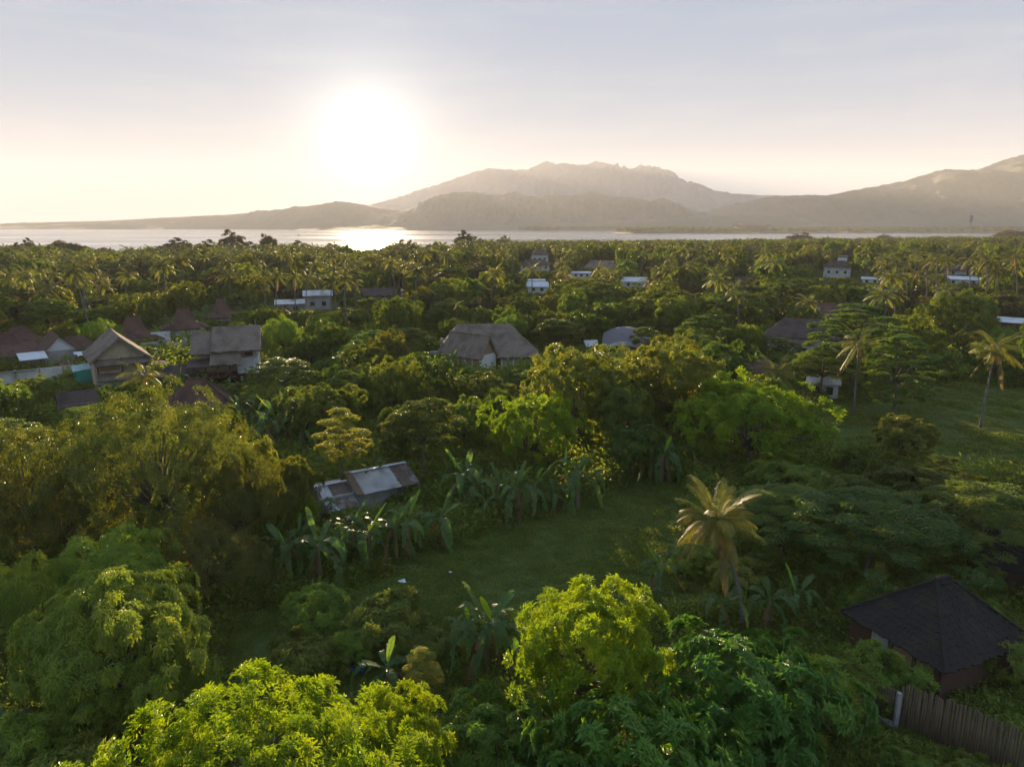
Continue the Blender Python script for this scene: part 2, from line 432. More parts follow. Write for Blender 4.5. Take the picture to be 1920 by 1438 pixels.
def gz(x, y): return float((nz2(x/26, y/26, 3, 3) - 0.5) * 0.7) if 0 < y < 205 else 0.0

m_sea, g = new_mat('sea_water')
tc = g.n('ShaderNodeTexCoord')
mp = g.n('ShaderNodeMapping'); mp.inputs['Scale'].default_value = (0.25, 1.0, 1.0); g.l(tc.outputs['Object'], mp.inputs[0])
nb = g.n('ShaderNodeTexNoise', i_Scale=0.004, i_Detail=4.0); g.l(mp.outputs[0], nb.inputs['Vector'])
rb = g.n('ShaderNodeMapRange', i_1=0.35, i_2=0.65, i_3=0.10, i_4=0.24); g.l(nb.outputs[0], rb.inputs[0])
nw = g.n('ShaderNodeTexNoise', i_Scale=0.12, i_Detail=6.0, i_Roughness=0.7); g.l(mp.outputs[0], nw.inputs['Vector'])
bp = g.n('ShaderNodeBump', i_Strength=0.15, i_Distance=1.0); g.l(nw.outputs[0], bp.inputs['Height'])
pb = g.n('ShaderNodeBsdfPrincipled'); pb.inputs['Base Color'].default_value = (0.16, 0.19, 0.21, 1); pb.inputs['IOR'].default_value = 1.33
g.l(rb.outputs[0], pb.inputs['Roughness']); g.l(bp.outputs[0], pb.inputs['Normal'])
o = g.n('ShaderNodeOutputMaterial'); g.l(pb.outputs[0], o.inputs['Surface'])
sx = np.linspace(-19000, 19000, 40); sy = np.concatenate([np.linspace(-1500, 400, 5), np.linspace(500, 21000, 40)])
X, Y = np.meshgrid(sx, sy)
sea = link('sea', grid_mesh('sea', X, Y, X*0 - 1.2, m_sea)); tag(sea, kind='structure')

m_hill = surf_mat('forested_slope', (0.05, 0.065, 0.045), (0.09, 0.105, 0.07), 0.03, 0.95, 0.0, dirt=(0.13, 0.13, 0.10), dirt_scale=0.002)
m_rock = surf_mat('bare_mountain', (0.16, 0.165, 0.17), (0.26, 0.26, 0.26), 0.004, 0.95, 0.0)

MS = 0.55
def ridge(name, prof, D, front, back, seed, rough=0.05, mat=None, nx=240, ny=40, gully=0.18, base=-3.0):
    D, front, back = D * MS, front * MS, back * MS
    """mountain range whose crest follows a profile of (column, row) at distance D, with a front and a back slope"""
    pxs = np.linspace(prof[0][0], prof[-1][0], nx)
    pys = np.interp(pxs, [p[0] for p in prof], [p[1] for p in prof])
    hz = np.array([AT(a, b, D)[2] for a, b in zip(pxs, pys)])
    hz = np.maximum(hz, 0.5) * (1 + (nz2(pxs / 7.0, pxs * 0, seed + 77, 4) - .5) * .05)
    X0 = (pxs - CX) / F_PX * D / (CP + SP * (CY - 400) / F_PX)
    t = np.concatenate([np.linspace(-1, 0, ny), np.linspace(0, 1, ny // 2)[1:]])
    T, XI = np.meshgrid(t, np.arange(nx), indexing='ij')
    H = hz[XI]; Xw = X0[XI]
    Yw = D + np.where(T < 0, T * front, T * back)
    fall = np.where(T < 0, (1 + T) ** 1.25, (1 - T))
    gl = nz2(Xw / (front * gully), Yw / (front * gully * 2.2), seed, 5) - 0.5
    ridge_n = 1 - np.abs(nz2(Xw / (front * 0.16), Yw / (front * 0.42), seed + 50, 5) * 2 - 1) ** .8
    sh = np.sin(np.pi * np.clip(fall, 0, 1))
    Z = H * fall + H * sh * (gl * 0.5 + (ridge_n - 0.6) * 0.6)
    Z += H * rough * (nz2(Xw / (front*0.03), Yw / (front*0.03), seed + 9, 3) - 0.5) * (0.3 + sh)
    Z = np.where((T <= -0.999) | (T >= 0.999), base, np.maximum(Z, base))
    return tag(link(name, grid_mesh(name, Xw, Yw, Z, mat)), kind='structure')

ridge('mountain_volcano', [(200,425),(420,412),(600,400),(700,383),(760,366),(820,346),(880,326),(918,314),(950,318),(990,318),(1025,301),(1040,307),(1060,309),(1085,311),(1117,303),(1150,311),(1178,316),(1197,310),(1215,311),(1232,320),(1260,335),(1300,350),(1350,361),(1420,366),(1500,367),(1600,370),(1750,385),(1920,400),(2200,420)],
      15500, 3600, 2600, 11, 0.02, m_rock, 520, 70)
ridge('mountain_near', [(1200,418),(1300,408),(1380,384),(1440,369),(1500,366),(1545,367),(1590,358),(1640,349),(1700,337),(1740,322),(1762,317),(1790,321),(1820,319),(1855,305),(1890,294),(1910,291),(1950,289),(2050,300),(2200,330),(2450,380),(2700,420)],
      9400, 3200, 2000, 23, 0.03, m_hill, 420, 70)
ridge('hills_central', [(690,416),(740,402),(780,388),(815,368),(850,361),(890,359),(915,366),(950,361),(965,359),(985,366),(1010,370),(1040,364),(1060,368),(1085,365),(1107,358),(1130,366),(1160,369),(1190,371),(1215,379),(1238,370),(1262,379),(1300,396),(1370,406),(1450,414)],
      9600, 2000, 1300, 37, 0.05, m_hill, 420, 60)
ridge('hills_shore', [(-700,424),(-300,423),(0,420),(60,417),(200,414),(330,407),(440,402),(540,392),(600,384),(638,377),(680,384),(730,393),(800,400),(900,412),(980,420)],
      10600, 1800, 1200, 41, 0.03, m_hill, 240, 30)
ridge('foothills', [(1050,424),(1130,415),(1200,411),(1290,405),(1400,398),(1500,396),(1600,388),(1700,383),(1800,378),(1920,374),(2100,372),(2400,390),(2600,420)],
      8600, 2400, 1500, 53, 0.06, m_hill, 240, 30)
ridge('headland_low', [(590,426),(640,424.5),(900,424),(1000,420),(1200,414),(1320,410),(1450,405),(1600,404),(1800,403),(1920,402),(2200,404),(2500,420)],
      7900, 900, 1000, 61, 0.1, m_hill, 240, 24)
# ------------------------------------------------------------------ vegetation builders
def nrmz(a): return a / (np.linalg.norm(a, axis=-1, keepdims=True) + 1e-9)

def leaf_arrays(base, d, n, L, W, tone, droop=0.15):
    """folded rhombic leaves: two triangles each"""
    N = len(base)
    d = nrmz(d); s = nrmz(np.cross(d, n)); n = nrmz(np.cross(s, d))
    L = np.broadcast_to(L, (N,))[:, None]; W = np.broadcast_to(W, (N,))[:, None]
    mid = base + d * L * 0.48
    V = np.stack([base, mid + s * W * 0.5 + n * W * 0.18, base + d * L - n * L * droop, mid - s * W * 0.5 + n * W * 0.18], 1).reshape(-1, 3)
    i = (np.arange(N) * 4)[:, None]
    Fc = np.concatenate([i + np.array([[0, 1, 2]]), i + np.array([[0, 2, 3]])], 1).reshape(-1, 3)
    return V, Fc, np.repeat(tone, 4)

def crown_leaves(rg, tips, out, k, L, W, mode, spread=0.5, ct=None):
    """k leaves round each twig tip; returns base, dir, normal, length, width, tone"""
    N = len(tips)
    T = np.repeat(tips, k, 0); O = np.repeat(out, k, 0)
    rnd = nrmz(rg.normal(size=(N * k, 3)))
    tang = nrmz(rnd - O * (rnd * O).sum(1, keepdims=True))
    up = np.array([0, 0, 1.0])
    tone = np.clip(np.repeat(rg.rand(N), k) * 0.25 + rg.rand(N * k) * 0.25 + np.repeat(ct, k) * .5, 0, 1).astype(np.float32)
    if mode == 'tuft':
        base = T + O * (rg.rand(N * k, 1) - 0.6) * spread + tang * rg.rand(N * k, 1) * spread * 0.55
        d = tang * 0.9 + O * 0.45 + up * (rg.rand(N * k, 1) * 0.5 - 0.25)
        n = O + up * 0.5 + rnd * 0.55
    elif mode == 'droop':
        base = T + tang * rg.rand(N * k, 1) * spread * 0.8 - up * rg.rand(N * k, 1) * spread * 0.9
        d = tang * 0.6 + O * 0.4 - up * 0.55
        n = O * 0.9 + up * 0.4 + rnd * 0.5
    elif mode == 'rosette':
        base = T + rnd * 0.04
        d = tang * 1.0 + O * 0.35 - up * 0.12
        n = O + up * 0.4 + rnd * 0.15
    elif mode == 'layer':
        base = T + np.stack([tang[:, 0], tang[:, 1], tang[:, 2] * 0.25], 1) * rg.rand(N * k, 1) * spread
        d = np.stack([tang[:, 0] + O[:, 0] * .5, tang[:, 1] + O[:, 1] * .5, rg.uniform(-0.25, 0.15, N * k)], 1)
        n = up + rnd * 0.45
    else:
        base = T + rnd * spread * rg.rand(N * k, 1); d = rnd + O * 0.5 + up * 0.5; n = nrmz(rg.normal(size=(N * k, 3))) + up * 0.3
    Ls = L * rg.uniform(0.5, 1.35, N * k); Ws = W * rg.uniform(0.6, 1.3, N * k)
    return base, d, n, Ls, Ws, tone

def lobes_dome(rg, nl, Rr, zc, Hc, low=-0.35, lobe=0.36):
    c = []; r = []
    p1, p2 = rg.rand(2) * 6.28
    for i in range(nl):
        z = 1 - (i + 0.5) / nl * (1 - low); a = i * 2.39996 + rg.uniform(-0.35, 0.35)
        q = math.sqrt(max(0.0, 1 - z * z)); s = rg.uniform(0.74, 1.14) * (1 + .15*math.sin(2*a+p1+z) + .12*math.sin(3*a+p2-2*z))
        c.append([math.cos(a) * q * Rr * (1 - lobe) * s, math.sin(a) * q * Rr * (1 - lobe) * s, zc + z * Hc * (1 - lobe) * s])
        r.append(lobe * rg.uniform(0.62, 1.3) * Rr)
    ni = nl // 2
    for i in range(ni):                       # an inner shell, so that one does not look through the crown
        z = 1 - (i + 0.5) / ni * (1 - low * .6); a = i * 2.39996 + 1.1
        q = math.sqrt(max(0.0, 1 - z * z)); s = rg.uniform(0.62, 0.76)
        c.append([math.cos(a) * q * Rr * (1 - lobe) * s, math.sin(a) * q * Rr * (1 - lobe) * s, zc + z * Hc * (1 - lobe) * s])
        r.append(lobe * rg.uniform(0.9, 1.3) * Rr)
    return np.array(c), np.array(r)

def crown_tips(rg, c, r, tips, Hr=1.0, up_bias=0.35, keep_in=0.12, clump=18):
    """twig tips over the lobes' outer surfaces, sub-clumped so that dark gaps stay between them"""
    n = len(c); per = np.maximum(1, (r ** 2 / (r ** 2).sum() * tips * 1.9).astype(int))
    P = []; O = []; Q = []
    cen = c.mean(0)
    for i in range(n):
        m = max(3, int(per[i] / clump))
        sub = nrmz(rg.normal(size=(m, 3)) + np.array([0, 0, up_bias]) + nrmz((c[i] - cen)[None]) * 0.45)
        which = rg.randint(0, m, per[i])
        dd = nrmz(sub[which] + rg.normal(size=(per[i], 3)) * 0.17)
        rad = r[i] * (0.62 + 0.52 * rg.rand(m)[which] + rg.normal(size=per[i]) * 0.05)[:, None]
        sc_ = np.array([1, 1, Hr])
        P.append(c[i] + dd * rad * sc_); O.append(dd); Q.append((rg.rand(m)*.65 + rg.rand()*.35)[which])
    P = np.concatenate(P); O = np.concatenate(O); Q = np.concatenate(Q)
    keep = np.ones(len(P), bool)
    for i in range(n):
        q = (P - c[i]) / np.array([1, 1, Hr])
        keep &= ~((np.linalg.norm(q, axis=1) < r[i] * 0.68) & (rg.rand(len(P)) > keep_in))
    P, O, Q = P[keep], O[keep], Q[keep]
    if len(P) > tips:
        s = rg.permutation(len(P))[:tips]; P, O, Q = P[s], O[s], Q[s]
    O = nrmz(O * 0.75 + nrmz(P - cen) * 0.35)
    return P, O, Q

def limbs(rg, c, H0, r0, n=5, lean=0.0):
    """tapered trunk with a limb to each lobe"""
    mb = MB()
    fork = np.array([rg.uniform(-.3, .3) + lean, rg.uniform(-.3, .3), H0])
    mid = fork * 0.5 + np.array([rg.uniform(-.15, .15), rg.uniform(-.15, .15), 0])
    mb.tube([(0, 0, -0.3), (0, 0, 0.15), mid, fork], [r0 * 1.5, r0 * 1.15, r0 * 0.9, r0 * 0.75], 7)
    for p in c[::3]:
        d = p - fork
        q1 = fork + d * 0.35 + np.array([0, 0, abs(d[2]) * 0.12 + 0.1]); q2 = fork + d * 0.75
        mb.tube([fork - np.array([0, 0, 0.1]), q1, q2, p], [r0 * 0.5, r0 * 0.34, r0 * 0.2, r0 * 0.08], n)
    return mb

PROTO = {}
def proto(key, seed, H, Rr, nl, tips, k, L, W, mode, mat, low=-0.35, lobe=0.36, crown_frac=0.62, Hr=1.0, spread=0.5, up_bias=0.35, trunk_r=None, keep_in=0.12, layers=None, droop=0.15):
    rg = np.random.RandomState(seed)
    Hc = H * crown_frac / 2; zc = H - Hc
    if layers:
        c = []; r = []
        for z, ring, cnt, lr in layers:
            for i in range(cnt):
                a = 2 * math.pi * (i + rg.uniform(-.3, .3)) / max(cnt, 1) + z * 7
                q = ring * rg.uniform(0.75, 1.1) * Rr
                c.append([math.cos(a) * q, math.sin(a) * q, z * H + rg.uniform(-.25, .25)]); r.append(lr * Rr * rg.uniform(.8, 1.2))
        c = np.array(c); r = np.array(r)
    else:
        c, r = lobes_dome(rg, nl, Rr, zc, Hc, low, lobe)
    P, O, Q = crown_tips(rg, c, r, tips, Hr, up_bias, keep_in)
    V, Fc, tone = leaf_arrays(*crown_leaves(rg, P, O, k, L, W, mode, spread, Q), droop=droop)
    cm = mesh_np('crown_' + key, V, Fc, 3, M[mat], {'tone': ('FLOAT', tone.astype(np.float32))})
    tr = trunk_r or 0.022 * H
    tm = limbs(rg, c[:nl] if nl else c, max(0.5, zc - Hc * 0.75), tr).mesh('trunk_' + key, M['bark'], True)
    zt = float(np.percentile(V[:, 2], 99.7)); rr = float(np.percentile(np.hypot(V[:, 0], V[:, 1]), 97))
    PROTO[key] = dict(crown=cm, trunk=tm, H=zt, R=rr, arr=(V, Fc, tone))
    return PROTO[key]

# near trees, finely leaved
proto('lime_a', 101, 9, 4.6, 70, 5600, 6, 0.25, 0.09, 'tuft', 'lime', -0.55, 0.17, 0.74, spread=0.34, up_bias=0.9)
proto('lime_b', 102, 9, 8.2, 120, 8200, 6, 0.26, 0.095, 'tuft', 'lime', -0.1, 0.125, 0.75, spread=0.36, up_bias=1.1)
proto('feather_a', 103, 10, 6.0, 95, 12500, 6, 0.25, 0.085, 'droop', 'feather', -0.7, 0.16, 0.94, spread=0.28, up_bias=0.7)
proto('feather_b', 104, 8, 5.0, 46, 4200, 6, 0.26, 0.075, 'droop', 'feather', -0.35, 0.20, 0.72, spread=0.42, up_bias=0.6)
proto('tamarind_a', 105, 14, 11.0, 130, 12500, 5, 0.27, 0.09, 'droop', 'tamarind', -0.5, 0.125, 0.86, spread=0.5, up_bias=0.5)
proto('tamarind_b', 106, 11, 7.5, 80, 6800, 5, 0.27, 0.09, 'droop', 'tamarind', -0.5, 0.16, 0.82, spread=0.5, up_bias=0.5)
proto('rosette_a', 107, 6.2, 5.4, 46, 1700, 9, 0.42, 0.15, 'rosette', 'rosette', -0.4, 0.20, 0.82, up_bias=0.9, keep_in=0.3)
proto('rosette_b', 108, 4.6, 4.2, 34, 1250, 9, 0.36, 0.13, 'rosette', 'rosette', -0.4, 0.23, 0.86, up_bias=0.9, keep_in=0.3)
proto('layered_a', 109, 7, 7.0, 0, 4600, 6, 0.30, 0.10, 'layer', 'layered', spread=0.5, Hr=0.34, up_bias=1.0, layers=[(0.93, 0.22, 6, .20), (0.88, .48, 11, .18), (0.76, .70, 15, .15), (0.62, .85, 16, .13), (0.5, .9, 10, .11)])
proto('shrub_a', 110, 4, 2.8, 26, 1700, 6, 0.24, 0.08, 'tuft', 'feather', -0.4, 0.26, 0.92, spread=0.32, up_bias=0.7)
proto('shrub_b', 111, 3, 2.6, 22, 1500, 6, 0.24, 0.10, 'tuft', 'cover', -0.25, 0.27, 0.95, spread=0.32, up_bias=0.7)
# mid-distance trees
proto('mango_a', 121, 10, 6.2, 58, 3300, 6, 0.40, 0.16, 'tuft', 'mango', -0.55, 0.19, 0.84, spread=0.42, up_bias=0.8)
proto('mango_b', 122, 9, 5.2, 40, 2600, 6, 0.40, 0.16, 'tuft', 'mango', -0.5, 0.22, 0.82, spread=0.42, up_bias=0.8)
proto('mango_c', 123, 11, 4.8, 46, 2700, 6, 0.40, 0.16, 'tuft', 'mango', -0.75, 0.22, 0.92, spread=0.42, up_bias=0.6)
proto('lime_c', 124, 11, 8.2, 90, 5200, 6, 0.38, 0.15, 'tuft', 'lime_mid', -0.5, 0.15, 0.88, spread=0.42, up_bias=0.8)
proto('broad_a', 125, 13, 7.5, 80, 4800, 6, 0.40, 0.17, 'tuft', 'broad', -0.6, 0.16, 0.87, spread=0.5, up_bias=0.5, keep_in=0.2)
proto('broad_b', 126, 9, 5.5, 50, 2900, 6, 0.38, 0.16, 'tuft', 'broad', -0.55, 0.2, 0.82, spread=0.5, up_bias=0.5, keep_in=0.2)
proto('layered_b', 127, 13, 7.5, 0, 3300, 6, 0.42, 0.17, 'layer', 'layered', spread=0.6, Hr=0.36, up_bias=1.0, layers=[(0.96, 0.18, 4, .19), (0.87, .42, 8, .19), (0.74, .62, 10, .18), (0.58, .7, 11, .17), (0.42, .65, 9, .16), (0.28, .5, 6, .15)])
proto('layered_c', 128, 9, 5.5, 0, 2300, 6, 0.38, 0.15, 'layer', 'layered', spread=0.55, Hr=0.45, up_bias=0.8, layers=[(0.94, 0.2, 5, .24), (0.84, .48, 9, .23), (0.70, .68, 11, .2), (0.56, .75, 8, .17)])
proto('slender_a', 129, 9.5, 2.5, 0, 1700, 6, 0.26, 0.10, 'layer', 'bamboo', spread=0.4, Hr=0.55, up_bias=0.5, trunk_r=0.10, layers=[(0.95, .1, 2, .30), (0.86, .45, 5, .28), (0.74, .6, 6, .28), (0.62, .65, 6, .26), (0.52, .5, 5, .24)])
proto('column_a', 130, 6.5, 3.2, 46, 2200, 6, 0.30, 0.13, 'tuft', 'broad', -0.85, 0.19, 0.98, spread=0.3, up_bias=1.6)
proto('skyline_a', 131, 17, 6.0, 40, 2200, 6, 0.9, 0.26, 'fuzz', 'casuarina', -0.8, 0.24, 0.97, spread=0.7, up_bias=0.9)
proto('skyline_b', 132, 17, 6.5, 40, 2000, 6, 0.9, 0.32, 'tuft', 'casuarina', -0.9, 0.22, 0.97, spread=0.7, up_bias=0.9)
proto('bush_a', 133, 3.2, 2.8, 26, 1100, 6, 0.32, 0.12, 'tuft', 'mango', -0.25, 0.26, 0.95, spread=0.36)
# far trees
proto('far_a', 141, 10, 5.8, 30, 760, 5, 0.75, 0.36, 'tuft', 'mango', -0.4, 0.25, 0.87, spread=0.55, up_bias=0.7)
proto('far_b', 142, 9, 6.2, 26, 700, 5, 0.75, 0.36, 'tuft', 'broad', -0.3, 0.26, 0.82, spread=0.55, up_bias=0.7)
proto('far_c', 143, 11, 4.8, 26, 700, 5, 0.75, 0.36, 'tuft', 'casuarina', -0.7, 0.28, 0.92, spread=0.6, up_bias=0.7)

# palms
def frond_arrays(rg, length, rise, droop, pairs, ll, lw, hang, twist=0.0, stubby=False):
    """one pinnate frond in the x-z plane, base at the origin"""
    n = 14
    t = np.linspace(0, 1, n + 1)
    x = length * (t - 0.18 * t ** 3 * droop); z = length * (rise * t - droop * t ** 2.3)
    sp = np.stack([x, rg.uniform(-.04, .04) * length * t ** 2, z], 1)
    u = np.linspace(0.14, 0.995, pairs)
    pos = np.stack([np.interp(u, t, sp[:, i]) for i in range(3)], 1)
    tan = nrmz(np.stack([np.interp(u, t, np.gradient(sp[:, i], t)) for i in range(3)], 1))
    Vs = []; Fs = []; tn = []; b = 0
    prof = np.sin(np.pi * np.clip(u * 0.86 + 0.14, 0, 1)) ** 0.6
    for side in (-1, 1):
        out = np.array([0, side, 0.0]) + rg.normal(size=(pairs, 3)) * 0.06
        d = nrmz(out * 0.9 + tan * 0.75 + np.array([0, 0, 1.0]) * (0.25 - hang))
        L_ = ll * prof * rg.uniform(0.85, 1.1, pairs)
        nn = nrmz(np.cross(d, tan) * side + 1e-6)
        wv = nrmz(np.cross(d, nn)) * lw * 0.5
        b0 = pos; m = pos + d * (L_ * .55)[:, None]; tip = pos + d * L_[:, None] - np.array([0, 0, 1.0]) * (L_ * (0.25 + hang * 0.5))[:, None]
        V = np.stack([b0 - wv, b0 + wv, m + wv, m - wv, tip], 1).reshape(-1, 3)
        i = (np.arange(pairs) * 5)[:, None] + b
        Fs.append(np.concatenate([i + np.array([[0, 1, 2]]), i + np.array([[0, 2, 3]]), i + np.array([[3, 2, 4]])], 1).reshape(-1, 3))
        Vs.append(V); tn.append(np.repeat(rg.rand(pairs), 5)); b += pairs * 5
    # midrib as a three-sided tapered bar
    rr = np.linspace(0.038, 0.006, n + 1) * (length / 4.5)
    ring = []
    for k in range(3):
        an = 2 * math.pi * k / 3
        ring.append(sp + np.stack([np.zeros(n+1), np.cos(an) * rr, np.sin(an) * rr], 1))
    V = np.stack(ring, 1).reshape(-1, 3); nl = b
    f = []
    for j in range(n):
        for k in range(3):
            a0, a1, b0_, b1 = j*3+k, j*3+(k+1) % 3, (j+1)*3+k, (j+1)*3+(k+1) % 3
            f += [(nl+a0, nl+a1, nl+b1), (nl+a0, nl+b1, nl+b0_)]
    Vs.append(V); Fs.append(np.array(f)); tn.append(np.full(len(V), .7))
    return np.concatenate(Vs), np.concatenate(Fs), np.concatenate(tn).astype(np.float32)

def rot_arr(V, rz, tilt=0.0, s=1.0, off=(0, 0, 0)):
    c, s_ = math.cos(tilt), math.sin(tilt)
    Ry = np.array([[c, 0, s_], [0, 1, 0], [-s_, 0, c]])
    c, s_ = math.cos(rz), math.sin(rz)
    Rz = np.array([[c, -s_, 0], [s_, c, 0], [0, 0, 1]])
    return (V * s) @ Ry.T @ Rz.T + np.array(off)

rgp = np.random.RandomState(7)
FROND = {}
for nm, ln, rise, dr, hang, mt in (('up', 4.0, 1.1, .45, .25, 'palm'), ('mid', 4.4, .55, .55, .6, 'palm'), ('flat', 4.5, .15, .45, .8, 'palm'), ('low', 4.2, -.35, .5, .8, 'palm'), ('dry', 3.6, -1.3, .5, .9, 'palm_dry')):
    V, Fc, tn = frond_arrays(rgp, ln, rise, dr, 50, 0.95, 0.040, hang)
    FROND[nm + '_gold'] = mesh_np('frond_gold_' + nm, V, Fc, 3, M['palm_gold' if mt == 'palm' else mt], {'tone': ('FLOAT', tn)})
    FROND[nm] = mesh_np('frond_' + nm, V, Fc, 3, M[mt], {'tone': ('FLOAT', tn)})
NUT = None
def coconut_mesh():
    bm = bmesh.new(); bmesh.ops.create_icosphere(bm, subdivisions=1, radius=0.14)
    for v in bm.verts: v.co.z *= 1.25
    me = bpy.data.meshes.new('coconut'); bm.to_mesh(me); bm.free()
    me.materials.append(M['banana_new']); return me
NUT = coconut_mesh()

def palm(loc, H, lean, label, cat='palm', group=None, seed=0, s=1.0, nf=20, dry=2, name='coconut_palm', nuts=4, gold=False):  # gold: fronds whose leaf colour carries the sunlight on them
    rg = random.Random(seed)
    root = empty(name, loc, 0, label, cat, group)
    lx, ly = lean
    pts = []
    for i in range(9):
        t = i / 8
        pts.append((lx * t ** 1.6, ly * t ** 1.6, H * t - (0.3 if i == 0 else 0)))
    mb = MB(); r0 = 0.2 * s
    r0 *= .9; rad = [r0 * 1.7, r0 * 1.15] + [r0 * (1 - 0.05 * i) for i in range(7)]
    mb.tube(pts, rad, 8).build('trunk', M['palm_bark'], root, True)
    top = pts[-1]
    kinds = ['up'] * int(nf * (.36 if gold else .28)) + ['mid'] * int(nf * .34) + ['flat'] * int(nf * .22)
    kinds += ['low'] * (nf - len(kinds)) + ['dry'] * dry
    for i, k in enumerate(kinds):
        if k == 'dry' and s < .7: continue
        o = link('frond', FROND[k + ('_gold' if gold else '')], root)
        o.location = (top[0], top[1], top[2] - 0.05)
        o.rotation_euler = (rg.uniform(-.12, .12), rg.uniform(-.14, .14), i * 2.39996 + rg.uniform(-.25, .25))
        q = s * rg.uniform(.85, 1.1); o.scale = (q, q, q)
    for i in range(nuts):
        o = link('coconut', NUT, root); a = i * 1.7
        o.location = (top[0] + .3 * s * math.cos(a), top[1] + .3 * s * math.sin(a), top[2] - .3 * s)
    return root

def palm_crown(seed, nf=17, pairs=15, lw=0.20, dry=2):
    rg = np.random.RandomState(seed); Vs = []; Fs = []; T = []; b = 0
    for i in range(nf):
        q = i / (nf - 1)
        V, Fc, tn = frond_arrays(rg, rg.uniform(3.7, 4.5), 1.1 - 1.5 * q, 0.45 + .1 * rg.rand(), pairs, 1.0, lw, 0.3 + 0.5 * q)
        V = rot_arr(V, i * 2.39996 + rg.uniform(-.3, .3))
        Vs.append(V); Fs.append(Fc + b); T.append(tn); b += len(V)
    return np.concatenate(Vs), np.concatenate(Fs), np.concatenate(T).astype(np.float32)
PALMC = []
for sd in (1, 2, 3):
    V, Fc, tn = palm_crown(sd)
    PALMC.append(mesh_np('palm_crown', V, Fc, 3, M['palm'], {'tone': ('FLOAT', tn)}))
V, Fc, tn = palm_crown(4, 11, 9, 0.42)
PALM_FAR = (V, Fc, tn)
mb = MB(); mb.tube([(0, 0, -.3), (0.02, 0, .3), (.05, 0, .55), (0, 0, 1)], [.26, .18, .15, .12], 6)
PALM_TRUNK = mb.mesh('palm_trunk', M['palm_bark'], True)     # unit height, scaled per palm

def palm_simple(loc, H, label, cat='palm', group=None, seed=0, s=1.0):
    rg = random.Random(seed)
    root = empty('coconut_palm', loc, rg.uniform(0, 6.28), label, cat, group)
    lean = (rg.uniform(-.16, .16), rg.uniform(-.16, .16))
    root.rotation_euler = (lean[0], lean[1], root.rotation_euler[2])
    t = link('trunk', PALM_TRUNK, root); t.scale = (1, 1, H)
    c = link('crown', PALMC[seed % 3], root); c.location = (0, 0, H); q = s * rg.uniform(.72, 1.12); c.scale = (q, q, q * rg.uniform(.8, 1.25)); c.rotation_euler = (rg.uniform(-.2, .2), rg.uniform(-.2, .2), rg.uniform(0, 6.28))
    return root

# bananas
def banana_leaf(rg, L, Wd, rise, droop, torn):
    n = 16; t = np.linspace(0, 1, n + 1)
    x = L * (t - .2 * droop * t ** 3); z = L * (rise * t - droop * t ** 2.4)
    sp = np.stack([x, np.zeros(n+1), z], 1)
    tan = nrmz(np.gradient(sp, axis=0)); side = np.array([0, 1.0, 0]); nn = nrmz(np.cross(tan, side[None]))
    nn[nn[:, 2] < 0] *= -1
    wd = Wd * 0.5 * np.clip(np.sin(np.pi * np.clip((t - .12) / .9, 0, 1)) ** .55, 0, 1)
    Vs = []; Fs = []; b = 0
    for sgn in (-1, 1):
        for j in range(2, n):
            if rg.rand() < torn * .12: continue
            sag = rg.uniform(.05, .35) * (1 if rg.rand() > torn else 2.2)
            gap = 0.0 if rg.rand() > torn else 0.12
            p0, p1 = sp[j], sp[j + 1]
            e0 = p0 + side * sgn * wd[j] + nn[j] * wd[j] * (.35 - sag) + tan[j] * (.12 * L / n + gap * L / n)
            e1 = p1 + side * sgn * wd[j + 1] + nn[j] * wd[j + 1] * (.35 - sag) + tan[j] * (.12 * L / n - gap * L / n)
            Vs += [p0, p1, e1, e0]; Fs += [(b, b+1, b+2), (b, b+2, b+3)]; b += 4
    for j in range(n):
        r0, r1 = .03 * (1 - t[j] * .8), .03 * (1 - t[j+1] * .8)
        Vs += [sp[j] + side * r0 + nn[j]*.02, sp[j] - side * r0 + nn[j]*.02, sp[j+1] - side * r1 + nn[j]*.02, sp[j+1] + side * r1 + nn[j]*.02]
        Fs += [(b, b+1, b+2), (b, b+2, b+3)]; b += 4
    return np.array(Vs), np.array(Fs)
BAN = {}
rgb = np.random.RandomState(19)
for nm, L, wd, ri, dr, to, mt in (('spear', 2.2, .5, 1.9, .3, .05, 'banana_new'), ('up_a', 2.5, .62, 1.9, .55, .15, 'banana'), ('up_b', 2.5, .66, 1.5, .6, .3, 'banana'), ('arch_a', 2.8, .56, 1.0, 1.15, .55, 'banana'), ('arch_b', 2.7, .54, .8, 1.25, .7, 'banana'), ('hang_a', 2.5, .52, .4, 1.45, .75, 'banana'), ('hang_b', 2.2, .46, .1, 1.6, .85, 'banana'), ('dead', 1.9, .35, -.5, 1.6, .6, 'palm_dry')):
    V, Fc = banana_leaf(rgb, L, wd, ri, dr, to)
    s_ = 1.0 / max(1.0, math.hypot(1, ri) * .85)
    BAN[nm] = mesh_np('banana_leaf_' + nm, V * s_, Fc, 3, M[mt], {'tone': ('FLOAT', rgb.rand(len(V)).astype(np.float32))})
mb = MB(); mb.tube([(0, 0, -.2), (0, 0, .3), (.02, 0, .7), (0, .02, 1.0)], [.17, .15, .12, .08], 7)
BAN_STEM = mb.mesh('banana_stem', M['stem'], True)

